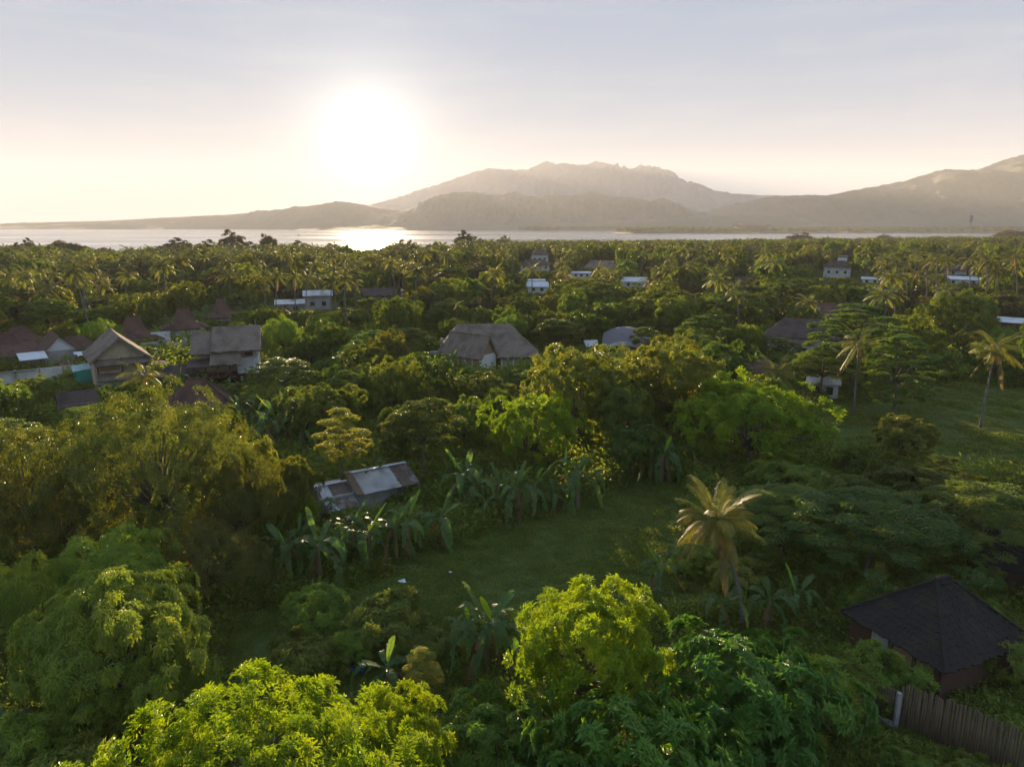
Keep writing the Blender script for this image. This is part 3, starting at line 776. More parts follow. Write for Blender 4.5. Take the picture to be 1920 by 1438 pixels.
def banana(loc, H, label, group, seed, nl=9):
    rg = random.Random(seed)
    root = empty('banana_plant', loc, rg.uniform(0, 6.28), label, 'banana plant', group)
    hs = H * .52; s = H / 4.2
    t = link('stem', BAN_STEM, root); t.scale = (s, s, hs)
    ks = ['up_a', 'arch_a', 'up_b', 'arch_b', 'hang_a', 'arch_a', 'hang_b', 'arch_b', 'hang_a', 'arch_a', 'hang_b', 'dead', 'dead']
    if seed % 3 == 0: ks[0] = 'spear'
    for i, k in enumerate(ks):
        o = link('leaf', BAN[k], root); o.location = (0, 0, hs * rg.uniform(.93, 1.0))
        o.rotation_euler = (rg.uniform(-.35, .35), rg.uniform(-.25, .25), i * 2.39996 + rg.uniform(-.5, .5))
        q = s * rg.uniform(.75, 1.15); o.scale = (q, q, q)
    return root

# bamboo shoot plumes
def plume(seed, H, Rr):
    rg = np.random.RandomState(seed); n = 700
    z = rg.rand(n) ** .8; a = rg.rand(n) * 6.283
    rr = Rr * (1 - z) ** .6 * rg.rand(n) + .05
    base = np.stack([np.cos(a) * rr, np.sin(a) * rr, z * H], 1)
    d = np.stack([np.cos(a), np.sin(a), rg.uniform(-.2, 1.1, n)], 1)
    V, Fc, t = leaf_arrays(base, d, rg.normal(size=(n, 3)) + np.array([0, 0, 1.0]), .32, .05, rg.rand(n).astype(np.float32))
    return mesh_np('plume', V, Fc, 3, M['bamboo'], {'tone': ('FLOAT', t)})
PLUME = plume(3, 1.0 * 4.5, .62)
mb = MB()
for i in range(3): mb.tube([(i*.12-.12, 0, -.2), (i*.1-.1, .03*i, 2), (i*.05-.05, 0, 4.3)], [.05, .04, .012], 5)
PLUME_STEM = mb.mesh('culm', M['bamboo_pole'], True)

def tree(key, loc, h, Rr, label, cat='tree', group=None, rz=0.0, name=None):
    p = PROTO[key]
    root = empty(name or {'mango': 'mango_tree', 'lime': 'leafy_tree', 'feather': 'feathery_tree', 'tamarind': 'tamarind_tree', 'rosette': 'big_leaved_tree', 'layered': 'spreading_tree', 'broad': 'broadleaf_tree', 'slender': 'slender_tree', 'column': 'upright_shrub', 'skyline': 'tall_tree', 'shrub': 'shrub', 'bush': 'shrub', 'far': 'mango_tree'}[key.split('_')[0]], loc, rz, label, cat, group)
    sx = Rr / p['R']; sz = h / p['H']
    for nm in ('trunk', 'crown'):
        o = link(nm, p[nm], root); o.scale = (sx, sx, sz)
    return root

def tree_sky(key, px, ytop, frac, wpx, label):
    """a tall tree near the coast whose top shows at (px, ytop)"""
    d = coast_at(px) * frac
    p = AT(px, ytop, d)
    Rr = wpx / F_PX * proj(p)[2] / 2
    TREES.append((p[0], d, Rr * .5))
    return tree(key, (p[0], d, 0), p[2], Rr, label, 'tree', None, px % 6)

def tree_px(key, px, ytop, h, wpx, label, cat='tree', group=None, seed=None, name=None):
    """a tree of height h whose top shows at (px, ytop)"""
    p = G(px, ytop, h)
    flat = key.startswith('layered') or key.startswith('tamarind')
    lo, hi = p[1] * .45, p[1] * 1.02
    th = np.linspace(0.1, 1.57, 12)
    for _ in range(26):                    # the crown's far shoulder must not rise above the place its top has
        y = (lo + hi) / 2
        fw = y * CP - (h * .8 - CAM_Z) * SP
        Rr = wpx / F_PX * fw / 2
        pts = [proj((0, y + Rr * .88 * math.cos(t), h - h * .42 * (1 - math.sin(t))))[1] for t in th]
        if min(pts) < ytop: hi = y
        else: lo = y
    x = (px - CX) / F_PX * fw
    loc = (x, y, gz(x, y))
    TREES.append((loc[0], loc[1], Rr))
    return tree(key, loc, h, Rr, label, cat, group, (seed if seed is not None else px * 0.37) % 6.28, name)
TREES = []

# scatter: one object whose points carry prototypes kept in its own mesh
def scatter(name, protos, pts, scl, rot, idx, mats, label, cat):
    """protos: list of (V, F, tone, material index); pts etc. arrays"""
    Vs = []; Fs = []; tone = []; pid = []; mi = []; b = 0
    for k, (V, Fc, tn, m_) in enumerate(protos):
        Vs.append(V); Fs.append(Fc + b); tone.append(tn); pid.append(np.full(len(V), k)); mi.append(np.full(len(Fc), m_)); b += len(V)
    n = len(pts)
    V = np.concatenate(Vs + [pts]); tone = np.concatenate(tone + [np.zeros(n)]).astype(np.float32)
    pid = np.concatenate(pid + [np.asarray(idx) + 1000]).astype(np.int32)
    sc_ = np.concatenate([np.ones((b, 3)), scl]).astype(np.float32)
    ro = np.concatenate([np.zeros(b), rot]).astype(np.float32)
    me = mesh_np(name, V, np.concatenate(Fs), 3, None, {'tone': ('FLOAT', tone), 'pid': ('INT', pid), 'rot': ('FLOAT', ro)})
    a = me.attributes.new('scl', 'FLOAT_VECTOR', 'POINT'); a.data.foreach_set('vector', sc_.ravel())
    for m_ in mats: me.materials.append(m_)
    me.polygons.foreach_set('material_index', np.concatenate(mi).astype(np.int32))
    ob = link(name, me); tag(ob, label, cat, kind='stuff')
    ng = bpy.data.node_groups.new(name, 'GeometryNodeTree')
    ng.interface.new_socket('Geometry', in_out='INPUT', socket_type='NodeSocketGeometry')
    ng.interface.new_socket('Geometry', in_out='OUTPUT', socket_type='NodeSocketGeometry')
    N = ng.nodes.new; Lk = ng.links.new
    gi = N('NodeGroupInput'); go = N('NodeGroupOutput')
    def attr(nm, typ):
        x = N('GeometryNodeInputNamedAttribute'); x.data_type = typ; x.inputs[0].default_value = nm; return x.outputs[0]
    ap, ar, asx = attr('pid', 'INT'), attr('rot', 'FLOAT'), attr('scl', 'FLOAT_VECTOR')
    cx = N('ShaderNodeCombineXYZ'); Lk(ar, cx.inputs[2])
    jn = N('GeometryNodeJoinGeometry')
    def sep(val):
        cmp_ = N('FunctionNodeCompare'); cmp_.data_type = 'INT'; cmp_.operation = 'EQUAL'
        Lk(ap, cmp_.inputs[2]); cmp_.inputs[3].default_value = val
        s_ = N('GeometryNodeSeparateGeometry'); s_.domain = 'POINT'
        Lk(gi.outputs[0], s_.inputs[0]); Lk(cmp_.outputs[0], s_.inputs[1]); return s_.outputs[0]
    for k in range(len(protos)):
        inst = N('GeometryNodeGeometryToInstance'); Lk(sep(k), inst.inputs[0])
        ip = N('GeometryNodeInstanceOnPoints'); Lk(sep(k + 1000), ip.inputs[0]); Lk(inst.outputs[0], ip.inputs[2])
        Lk(cx.outputs[0], ip.inputs[5]); Lk(asx, ip.inputs[6]); Lk(ip.outputs[0], jn.inputs[0])
    Lk(jn.outputs[0], go.inputs[0])
    md = ob.modifiers.new('scatter', 'NODES'); md.node_group = ng
    return ob
# ------------------------------------------------------------------ buildings
KEEP = []          # picture areas where a building shows: (x0, y0, x1, y1, distance); scattered trees nearer than it keep clear
FOOT = []          # building footprints (x, y, radius)

def site(name, px, py, extra, label, cat, foot=6.0, z=0.0):
    p = G(px, py, z)
    rz = math.atan2(-p[0], p[1]) + R(extra)
    FOOT.append((p[0], p[1], foot))
    return empty(name, (p[0], p[1], 0), rz, label, cat), p

def wall_window(root, x, z, w, h, y, mat='wood', parent=None):
    """a framed window in a wall facing -y at depth y"""
    mb = MB(); t = .09
    mb.box(x-w/2-t, x+w/2+t, y-.06, y+.03, z-h/2-t, z-h/2); mb.box(x-w/2-t, x+w/2+t, y-.06, y+.03, z+h/2, z+h/2+t)
    mb.box(x-w/2-t, x-w/2, y-.055, y+.03, z-h/2, z+h/2); mb.box(x+w/2, x+w/2+t, y-.055, y+.03, z-h/2, z+h/2)
    mb.box(x-.03, x+.03, y-.05, y+.02, z-h/2, z+h/2)
    wn = mb.build('window', M[mat], root)
    MB().box(x-w/2, x+w/2, y-.02, y+.02, z-h/2, z+h/2).build('pane', M['glass'], wn)
    return wn

def gable(mb, x0, x1, y0, y1, ze, zr, ov=.8, th=.3, noise=.05, ragged=.12, axis='y', seed=0, nu=14, nv=8, sag=.05):
    if axis == 'y':
        xm = (x0+x1)/2; k = (zr-ze)/((x1-x0)/2); zo = ze - ov*k
        mb.slab((xm, y0-ov, zr), (xm, y1+ov, zr), (x1+ov, y1+ov, zo), (x1+ov, y0-ov, zo), nu, nv, th, noise, sag, seed, ragged)
        mb.slab((xm, y0-ov, zr+.02), (xm, y1+ov, zr+.02), (x0-ov, y1+ov, zo), (x0-ov, y0-ov, zo), nu, nv, th, noise, sag, seed+1, ragged)
    else:
        ym = (y0+y1)/2; k = (zr-ze)/((y1-y0)/2); zo = ze - ov*k
        mb.slab((x0-ov, ym, zr), (x1+ov, ym, zr), (x1+ov, y1+ov, zo), (x0-ov, y1+ov, zo), nu, nv, th, noise, sag, seed, ragged)
        mb.slab((x0-ov, ym, zr+.02), (x1+ov, ym, zr+.02), (x1+ov, y0-ov, zo), (x0-ov, y0-ov, zo), nu, nv, th, noise, sag, seed+1, ragged)

def hip(mb, x0, x1, y0, y1, ze, zr, inset, th=.2, noise=.03, ragged=.03, seed=0, insy=None, nu=12, nv=6, sag=.04):
    """hipped roof from the eave rectangle up to an upper rectangle (or a ridge)"""
    iy = insy if insy is not None else (y1-y0)/2
    a, b, c, d = (x0, y0, ze), (x1, y0, ze), (x1, y1, ze), (x0, y1, ze)
    e, f, g_, h = (x0+inset, y0+iy, zr), (x1-inset, y0+iy, zr), (x1-inset, y1-iy, zr), (x0+inset, y1-iy, zr)
    mb.slab(e, f, b, a, nu, nv, th, noise, sag, seed, ragged); mb.slab(g_, h, d, c, nu, nv, th, noise, sag, seed+1, ragged)
    mb.slab(f, (f[0], g_[1] + 1e-3, zr), c, b, nu//2, nv, th, noise, sag, seed+2, ragged)
    mb.slab((h[0], h[1] + 1e-3, zr), e, a, d, nu//2, nv, th, noise, sag, seed+3, ragged)

# --- tall thatched house with its gable to the clearing
h, p = site('thatched_house', 234, 728, 6, 'tall two-storey thatched house with cream gable wall and sunlit right roof slope', 'house', 8)
KEEP.append((176, 612, 286, 712, 118))
mb = MB(); mb.box(-3.9, 3.9, 0, 11, 0, 5.6); mb.prism([(-3.9, 5.6), (3.9, 5.6), (0, 8.6)], .05, .3); mb.build('wall', M['cream'], h)
mb = MB(); gable(mb, -3.9, 3.9, 0, 11, 6.0, 9.3, 1.1, .35, seed=1); mb.build('roof', M['thatch'], h)
MB().slab((-3.9, -.02, 5.4), (3.9, -.02, 5.4), (4.2, -1.7, 4.6), (-4.2, -1.7, 4.6), 10, 4, .22, .04, 0, 5, .1).build('awning', M['thatch'], h)
MB().slab((-3.9, -.02, 3.0), (3.9, -.02, 3.0), (4.2, -2.0, 2.0), (-4.2, -2.0, 2.0), 10, 4, .22, .04, 0, 6, .1).build('awning', M['thatch'], h)
for x in (-3.7, 0, 3.7): MB().box(x-.14, x+.14, -.16, -.005, 3.0, 5.5).build('post', M['wood'], h)
for x in (-1.85, 1.85): MB().box(x-1.5, x+1.5, -.06, .02, 3.35, 4.75).build('shutter', M['mat_panel'], h)
MB().box(-3.9, 3.9, -.12, -.004, 0, 1.8).build('plinth', M['plaster'], h)
MB().box(-4.1, -3.905, 1, 10, 0, 5.2).build('side_wall', M['cream'], h)

# --- thatched house with the white stair tower
h, p = site('thatched_house', 430, 722, -6, 'broad thatched house with white balcony tower and timber verandah', 'house', 8)
KEEP.append((372, 608, 490, 716, 122))
MB().box(-5, 3.0, 1.2, 7, 2.2, 6.0).build('wall', M['cream'], h)
MB().box(1.6, 5.2, -.2, 6.4, 2.0, 4.9).build('balcony_wall', M['plaster'], h)
MB().box(1.62, 5.18, .9, 6.5, 4.9, 7.1).build('loggia_wall', M['cream'], h)
for x in (1.75, 5.05): MB().box(x-.14, x+.14, -.18, .12, 4.9, 7.3).build('post', M['plaster'], h)
MB().box(3.0, 4.3, .82, .895, 5.0, 6.7).build('door', M['wood'], h)
mb = MB(); gable(mb, -1.6, 5.2, -1.4, 7.2, 7.0, 10.2, .7, .4, axis='x', seed=11); mb.build('roof', M['thatch'], h)
mb = MB(); gable(mb, -5.3, -2.0, -.6, 6.4, 6.4, 9.4, .5, .35, axis='x', seed=13); mb.build('roof', M['thatch'], h)
MB().slab((-2.4, -1.1, 6.6), (2.4, -1.1, 6.6), (2.6, -3.2, 4.3), (-2.6, -3.2, 4.3), 12, 6, .3, .05, 0, 15, .15).build('awning', M['thatch'], h)
MB().slab((-6.2, .4, 4.9), (-1.9, .4, 4.9), (-1.7, -2.8, 4.0), (-6.4, -2.8, 4.0), 8, 4, .12, .02, 0, 16, .03).build('verandah_roof', M['tile_dark'], h)
MB().box(-5.6, 1.6, -2.2, 1.2, 1.75, 2.0).build('deck', M['wood'], h)
for x in (-5.4, -3.4, -1.4, .6): MB().box(x-.12, x+.12, -2.15, -1.9, 2.0, 4.1).build('post', M['wood'], h)
for k in range(12): MB().box(-5.3 + k*.36, -5.24 + k*.36, -2.13, -2.07, 2.0, 2.95).build('baluster', M['wood'], h)
MB().box(-5.4, -1.0, -2.16, -2.04, 2.95, 3.05).build('handrail', M['wood'], h)
for x in (-5.3, -2.6, .2, 2.4, 4.9): MB().box(x-.2, x+.2, -1.9, -1.5, 0, 1.75).build('pillar', M['plaster'], h)
mb = MB(); mb.add([(-.6, -2.25, 2.0), (-.1, -2.25, 2.0), (1.9, -2.25, 4.3), (1.5, -2.25, 4.4), (-.6, -2.6, 2.0), (-.1, -2.6, 2.0), (1.9, -2.6, 4.3), (1.5, -2.6, 4.4)], [(0,1,2,3),(7,6,5,4),(0,4,5,1),(1,5,6,2),(2,6,7,3),(3,7,4,0)]).build('stair', M['wood'], h)
wall_window(h, -.5, 4.1, .9, 1.0, 1.18)
MB().tube([(5.0, 3, 9.6), (5.0, 3, 11.2)], .05, 5).build('antenna', M['metal'], h)

# --- long thatched lodge
h, p = site('thatched_lodge', 916, 697, 0, 'long grey-thatched lodge with white gable wall and bamboo side panels', 'lodge', 12)
KEEP.append((850, 598, 1012, 690, 132)); KEEP.append((890, 625, 934, 702, 132))
# wing towards the clearing, turned so that its long side shows
wr = R(50)
def wing(x, y): return (x*math.cos(wr) - y*math.sin(wr), x*math.sin(wr) + y*math.cos(wr))
def wmesh(mb):
    mb.v = [(*wing(a, b), c) for a, b, c in mb.v]; return mb
wmesh(MB().box(-2.3, 2.3, 0, 8, 0, 3.5)).build('wall', M['plaster'], h)
wmesh(MB().prism([(-2.3, 3.505), (2.3, 3.505), (0, 7.0)], .05, .25)).build('gable_panel', M['mat_panel'], h)
mb = MB(); gable(mb, -2.3, 2.3, 0, 9.5, 3.6, 7.3, .5, .35, seed=21, nv=8); wmesh(mb).build('roof', M['thatch'], h)
for k in range(4): wmesh(MB().box(-2.36, -2.31, .4 + k*1.9, 1.95 + k*1.9, .55, 3.2)).build('bamboo_panel', M['mat_panel'], h)
for k in range(5): wmesh(MB().box(-2.42, -2.305, .1 + k*1.9, .33 + k*1.9, 0.3, 3.4)).build('post', M['plaster'], h)
wmesh(MB().box(-2.9, -2.43, 0, 8, 0, .5)).build('plinth', M['plaster'], h)
# main body behind, its ridge across
mb = MB(); mb.box(-7.5, 7.0, 8.5, 17.5, 0, 3.4); mb.build('wall', M['mat_panel'], h)
mb = MB(); hip(mb, -10.2, 8.6, 6.4, 18.5, 3.0, 7.7, 3.8, .4, .06, .15, 31); mb.build('roof', M['thatch'], h)
mb = MB(); hip(mb, 1.6, 10.4, 1.0, 10, 2.6, 6.0, 3.4, .35, .05, .12, 37); mb.build('roof', M['thatch'], h)
MB().box(2.4, 9.6, 2.0, 8.6, 0, 2.9).build('wall', M['cream'], h)
for k in range(4): MB().box(2.5 + k*2.3, 2.75 + k*2.3, 1.8, 1.99, 0, 2.9).build('post', M['plaster'], h)
MB().tube([(-9.6, 9, 0), (-9.6, 9, 5.2)], .35, 8).build('chimney', M['concrete'], h)
MB().box(-12, -8.4, 7.5, 9.5, 0, 2.6).build('outhouse_wall', M['concrete'], h)

# --- curved shingle roof
h, p = site('pavilion', 1172, 668, 0, 'pavilion under a wavy blue-grey shingle roof with pale fascia', 'pavilion', 8)
KEEP.append((1122, 602, 1205, 650, 148))
nu, nv = 26, 14
V = []
for j in range(nv+1):
    for i in range(nu+1):
        u, v = i/nu, j/nv
        x = -5.0 + 10*u; y = -3.5 + 9*v
        z = 3.0 + .75*math.sin(u*math.pi*1.5 - .7)*(1-v*.2) + 2.2*math.sin(v*math.pi*.55) - .5*(abs(u-.5)*2)**3*v
        V.append((x, y, z))
W_ = nu+1; top = V; bot = [(a, b, c-.22) for a, b, c in V]; n = len(V); fs = []
for j in range(nv):
    for i in range(nu):
        q = (j*W_+i, j*W_+i+1, (j+1)*W_+i+1, (j+1)*W_+i); fs += [q, tuple(n+k for k in reversed(q))]
MB().add(top+bot, fs).build('roof', M['slate'], h, True)
mb = MB()
for i in range(nu):
    a, b = V[i], V[i+1]
    mb.add([(a[0], a[1]-.12, a[2]+.06), (b[0], b[1]-.12, b[2]+.06), (b[0], b[1]-.12, b[2]-.75), (a[0], a[1]-.12, a[2]-.75), (a[0], a[1]-.01, a[2]+.06), (b[0], b[1]-.01, b[2]+.06), (b[0], b[1]-.01, b[2]-.75), (a[0], a[1]-.01, a[2]-.75)], [(0,1,2,3),(7,6,5,4),(0,4,5,1),(3,2,6,7)])
mb.build('fascia', M['sheet_white'], h)
MB().box(-4.2, 4.2, -1.8, 4.6, 0, 2.4).build('wall', M['mat_panel'], h)
for x in (-4.4, -1.6, 1.6, 4.4): MB().box(x-.12, x+.12, -3, -2.7, 0, 3.1).build('post', M['wood'], h)
MB().slab((-9, -2, 3.6), (-6, -2.6, 3.9), (-5.7, -3.6, 2.6), (-8.2, -4.4, 2.6), 6, 3, .12, .02).build('side_canopy', M['sheet_white'], h)

# --- tin-roofed hut by the bananas
h, p = site('tin_hut', 690, 955, 0, 'low grey hut under patched corrugated roof behind the banana row', 'hut', 5)
h.rotation_euler[2] += R(20)
KEEP.append((584, 862, 778, 920, 64))
def corrugated(x0, x1, ya, za, yb, zb, pitch=.24, amp=.05):
    """one ribbed roof sheet, ribs running down the slope"""
    n = int((x1-x0)/pitch*4)
    vs = []
    for j, (y, z) in enumerate(((ya, za), ((ya+yb)/2, (za+zb)/2 - .01), (yb, zb))):
        for i in range(n+1):
            x = x0 + (x1-x0)*i/n
            vs.append((x, y, z + amp*math.sin(2*math.pi*(x-x0)/pitch)))
    W_ = n+1; fs = [(j*W_+i, j*W_+i+1, (j+1)*W_+i+1, (j+1)*W_+i) for j in range(2) for i in range(n)]
    t = len(vs); vs += [(a, b, c-.015) for a, b, c in vs]; fs += [tuple(t+k for k in reversed(q)) for q in fs]
    return MB().add(vs, fs)
h.location[2] = -.55
MB().box(-4.6, 5.2, .2, 4.4, 0, 2.5).build('wall', M['concrete'], h)
for k in range(6):
    dz = .02*(k % 2)
    o = corrugated(-.7 + k*1.0, .38 + k*1.0, 2.6, 3.75+dz, -.9, 2.6+dz).build('roof_sheet', M['zinc'] if k not in (4, 5) else M['zinc_rust'], h, True)
for k in range(4):
    dz = .02*(k % 2)
    corrugated(-5.4 + k*1.0, -4.32 + k*1.0, 2.3, 3.1+dz, -1.5, 1.75+dz).build('roof_sheet', M['zinc_rust'] if k in (0, 2, 3) else M['zinc'], h, True)
for k in range(6): corrugated(-.7 + k*1.0, .38 + k*1.0, 2.75, 3.75, 5.2, 3.0).build('roof_sheet', M['zinc'], h, True)
for k in range(4): corrugated(-5.4 + k*1.0, -4.32 + k*1.0, 2.45, 3.12, 4.9, 2.5).build('roof_sheet', M['zinc'], h, True)
MB().slab((-1.4, 2.6, 3.9), (-.66, 2.6, 3.9), (-.66, -1.0, 2.72), (-1.4, -1.0, 2.72), 2, 4, .05, .0).build('board', M['bamboo_pole'], h)
MB().slab((-.8, 2.35, 3.86), (5.4, 2.35, 3.86), (5.4, 2.95, 3.84), (-.8, 2.95, 3.84), 10, 2, .03, .01).build('ridge_cap', M['sheet_white'], h)
MB().slab((-5.6, 2.1, 3.2), (-1.3, 2.1, 3.2), (-1.3, 2.6, 3.18), (-5.6, 2.6, 3.18), 8, 2, .03, .01).build('ridge_cap', M['sheet_white'], h)

# --- hut with the black palm-fibre roof
h = empty('black_roofed_hut', (27.6, 41.7, 0), R(-67), 'hut with steep black hipped roof and bamboo wall panels behind the fence', 'hut')
FOOT.append((27.6, 41.7, 6)); KEEP.append((1600, 1090, 1905, 1310, 36))
MB().box(-3.3, 3.3, -3.75, 3.6, 0, 2.75).build('wall', M['wood'], h)
mb = MB()
for k in range(12):      # courses of fibre laid one over the other
    t0, t1 = k/12, (k+1)/12 + .03
    def rect(t, dz):
        zz = 2.4 + 3.5*t**1.1 + dz
        return [(-3.8*(1-t), -4.2*(1-t)-.5*t, zz), (3.8*(1-t), -4.2*(1-t)-.5*t, zz), (3.8*(1-t), 4.2*(1-t)+.5*t, zz), (-3.8*(1-t), 4.2*(1-t)+.5*t, zz)]
    lo, up = rect(t0, .10), rect(min(t1, .995), .02)
    for i in range(4):
        j = (i+1) % 4
        mb.slab(up[i], np.array(up[j]) + 1e-4, lo[j], lo[i], 46, 1, .12, .035, 0, k*4+i, .13)
mb.build('roof', M['shingle_black'], h)
mb = MB(); mb.tube([(0, -.6, 5.95), (0, .6, 5.95)], .13, 6)
for sx, sy in ((1, 1), (1, -1), (-1, 1), (-1, -1)): mb.tube([(0, sy*.5, 5.92), (sx*3.8, sy*4.2, 2.56)], .09, 5)
mb.build('ridge', M['shingle_black'], h)
for x0, x1 in ((.1, 1.45), (1.7, 2.95)): MB().box(x0, x1, -3.87, -3.755, .4, 2.5).build('bamboo_panel', M['mat_panel'], h)
for x in (-.03, 1.58, 3.0): MB().box(x-.1, x+.1, -3.95, -3.757, 0, 2.7).build('post', M['wood'], h)
MB().box(-1.5, -.3, -3.85, -3.755, 1.4, 2.4).build('shutter', M['plaster'], h)
for k in range(3): MB().box(-1.45+k*.4, -1.1+k*.4, -3.88, -3.852, 1.45, 2.3).build('louvre', M['concrete'], h)

# --- bamboo fence
def fence_run(root, a, b, z0a, z0b, hgt, step, seed, base_h=.35):
    rg = random.Random(seed)
    a, b = np.array(a), np.array(b); L = np.linalg.norm(b-a); n = int(L/step); d = (b-a)/L
    hs = [MB() for _ in range(4)]
    ms = []
    for i, m_ in enumerate(hs):
        m_.tube([(0, 0, 0), (0, 0, .5), (.004*i, .004, 1)], [.055, .05, .045], 6); ms.append(m_.mesh('slat', M['bamboo_pole'], True))
    for k in range(n):
        t = (k+.5)/n; p = a + (b-a)*t
        o = link('slat', ms[rg.randrange(4)], root)
        o.location = (p[0]+rg.uniform(-.01, .01), p[1]+rg.uniform(-.02, .02), z0a + (z0b-z0a)*t)
        o.scale = (step/.1, step/.1, hgt*rg.uniform(.94, 1.06)); o.rotation_euler = (rg.uniform(-.02, .02), rg.uniform(-.02, .02), rg.uniform(0, 6))
fa, fb, fc = G(1566, 1312), G(1692, 1287, 2.6), G(1990, 1402, 2.6)
fb[2] = fc[2] = 0
fence = empty('bamboo_fence', (0, 0, 0), 0, 'weathered bamboo slat fence with grey posts in front of black-roofed hut', 'fence')
fence_run(fence, fa[:2], fb[:2], .3, .3, 1.9, .14, 5)
fence_run(fence, fb[:2], fc[:2], .1, .1, 2.7, .13, 6)
for t, hh in ((.45, 1.9), (.97, 2.3)):
    p = fa + (fb-fa)*t; MB().box(-.11, .11, -.11, .11, -.2, hh).build('post', M['concrete'], fence).location = (p[0]-.12, p[1]-.2, 0)
dd = (fb-fa)[:2]; L = np.linalg.norm(dd)
o = MB().box(0, L, -.15, .12, -.1, .32).build('kerb', M['concrete'], fence); o.location = (fa[0]-.1, fa[1]-.18, 0); o.rotation_euler[2] = math.atan2(dd[1], dd[0])

# --- second dark roof at the right edge
q1 = G(1905, 1120, 0)
h = empty('dark_roofed_hut', (q1[0]+1.5, q1[1]+2.5, 0), R(-25), 'dark roofed hut beneath the spreading trees at the right edge', 'hut'); FOOT.append((q1[0]+1.5, q1[1]+3, 5))
MB().box(-2.8, 2.8, -2.2, 2.2, 0, 2.4).build('wall', M['wood'], h)
mb = MB(); hip(mb, -3.8, 3.8, -3.2, 3.2, 2.2, 4.2, 2.2, .2, .03, .05, 71); mb.build('roof', M['shingle_black'], h)
for k in range(4): MB().box(-2.4+k*1.5, -2.28+k*1.5, -2.9, -2.78, 0, 2.3).build('post', M['wood'], h)

# --- red tiled compound on the left
def joglo(name, px, py, w_, d_, ze, zm, zr, extra, label, mat='tile_red', wall='plaster', foot=6, keep=None, roof_only=False):
    h, p = site(name, px, py, extra, label, 'house', foot)
    if keep: KEEP.append((*keep, p[1]-4))
    MB().box(-w_/2+.9, w_/2-.9, -d_/2+.9, d_/2-.9, 0, ze+.3).build('wall', M[wall], h)
    mb = MB(); hip(mb, -w_/2, w_/2, -d_/2, d_/2, ze, zm, w_*.26, .18, .03, .03, int(px), d_*.26)
    rf = mb.build('roof', M[mat], h)
    mb = MB(); hip(mb, -w_*.25, w_*.25, -d_*.25, d_*.25, zm-.15, zr, w_*.13, .18, .02, .02, int(px)+9, nv=5, sag=.12); mb.build('upper_roof', M[mat], rf)
    mb = MB(); mb.tube([(-w_*.1, 0, zr+.05), (w_*.1, 0, zr+.05)], .13, 5); mb.build('ridge', M[mat], rf)
    return h
joglo('tiled_house', 255, 655, 11, 9, 2.6, 4.2, 7.6, 10, 'tall brown-tiled house behind the thatched gable', keep=(222, 592, 300, 640))
joglo('tiled_house', 348, 634, 11, 9, 2.9, 4.4, 7.6, 4, 'red-tiled house with pointed roof and white walls', keep=(308, 580, 385, 628))
joglo('tiled_house', 418, 612, 9, 8, 2.8, 4.4, 8.0, 0, 'red pointed roof half hidden among trees behind the thatched houses', keep=(398, 578, 430, 600))
joglo('tiled_house', 42, 662, 12, 9, 2.2, 3.6, 6.0, 12, 'low red-tiled house with truncated peak at the left', keep=(10, 612, 75, 648))
joglo('tiled_house', 15, 680, 11, 8, 2.0, 3.6, 6.0, 12, 'nearest low red-tiled roof at the left edge', keep=(0, 628, 45, 665))
h, p = site('tiled_house', 118, 690, 8, 'red gabled house with pale blue-grey triangular front', 'house', 6)
KEEP.append((85, 606, 185, 672, p[1]-4))
MB().box(-3, 3, 0, 9, 0, 3.6).build('wall', M['concrete'], h)
MB().prism([(-3, 3.605), (3, 3.605), (0, 6.2)], .02, .25).build('gable_wall', M['sheet_white'], h)
mb = MB(); gable(mb, -3, 3, 0, 9, 3.7, 6.6, .6, .18, .02, .02, seed=81); mb.build('roof', M['tile_red'], h)
mb = MB(); gable(mb, 2.5, 11, 4, 10, 3.2, 5.2, .5, .18, .02, .02, axis='x', seed=83); mb.build('roof', M['tile_red'], h)
MB().box(3.1, 10.4, 4.4, 9.6, 0, 3.3).build('wall', M['concrete'], h)
mb = MB(); mb.slab((-9, 8, 4.8), (-3, 8, 4.8), (-2.6, 2.4, 2.9), (-9.6, 2.4, 2.9), 10, 5, .16, .03, .02, 85); mb.build('roof', M['tile_red'], h)
MB().box(-9, -3.05, 3.2, 7.6, 0, 2.8).build('wall', M['concrete'], h)
# white boundary wall, pale sheets, tarpaulin shed
h, p = site('boundary_wall', 95, 711, 6, 'long whitewashed boundary wall behind the green tarpaulin shed', 'wall', 5)
KEEP.append((20, 655, 185, 700, p[1]-2))
MB().box(-9, 9.5, 0, .25, 0, 2.2).build('panel', M['plaster'], h)
for k in range(6): MB().box(-9.1+k*3.7, -8.8+k*3.7, -.08, .33, 0, 2.4).build('pillar', M['concrete'], h)
MB().box(-9, -2, -.5, -.02, 2.15, 2.27).build('coping', M['concrete'], h)
h, p = site('carport', 67, 702, 8, 'open shelter with a white ribbed sheet roof by the boundary wall', 'shelter', 3)
for k in range(5): corrugated(-2.2+k*.92, -1.26+k*.92, 3.2, 3.9, 0, 2.9, .3, .03).build('roof_sheet', M['sheet_white'], h, True)
for x in (-2.1, 2.2):
    for y in (.1, 3.1): MB().box(x-.07, x+.07, y-.07, y+.07, 0, 2.9 + y*.3).build('post', M['wood'], h)
h, p = site('carport', 163, 690, 8, 'small white sheet canopy beside the thatched gable house', 'shelter', 3)
MB().slab((-1.8, 1.6, 3.2), (1.8, 1.6, 3.2), (1.8, -.6, 2.7), (-1.8, -.6, 2.7), 4, 3, .06, .01).build('roof_sheet', M['sheet_white'], h)
for x in (-1.6, 1.6): MB().box(x-.07, x+.07, -.3, -.16, 0, 2.75).build('post', M['wood'], h); MB().box(x-.07, x+.07, 1.3, 1.44, 0, 3.1).build('post', M['wood'], h)
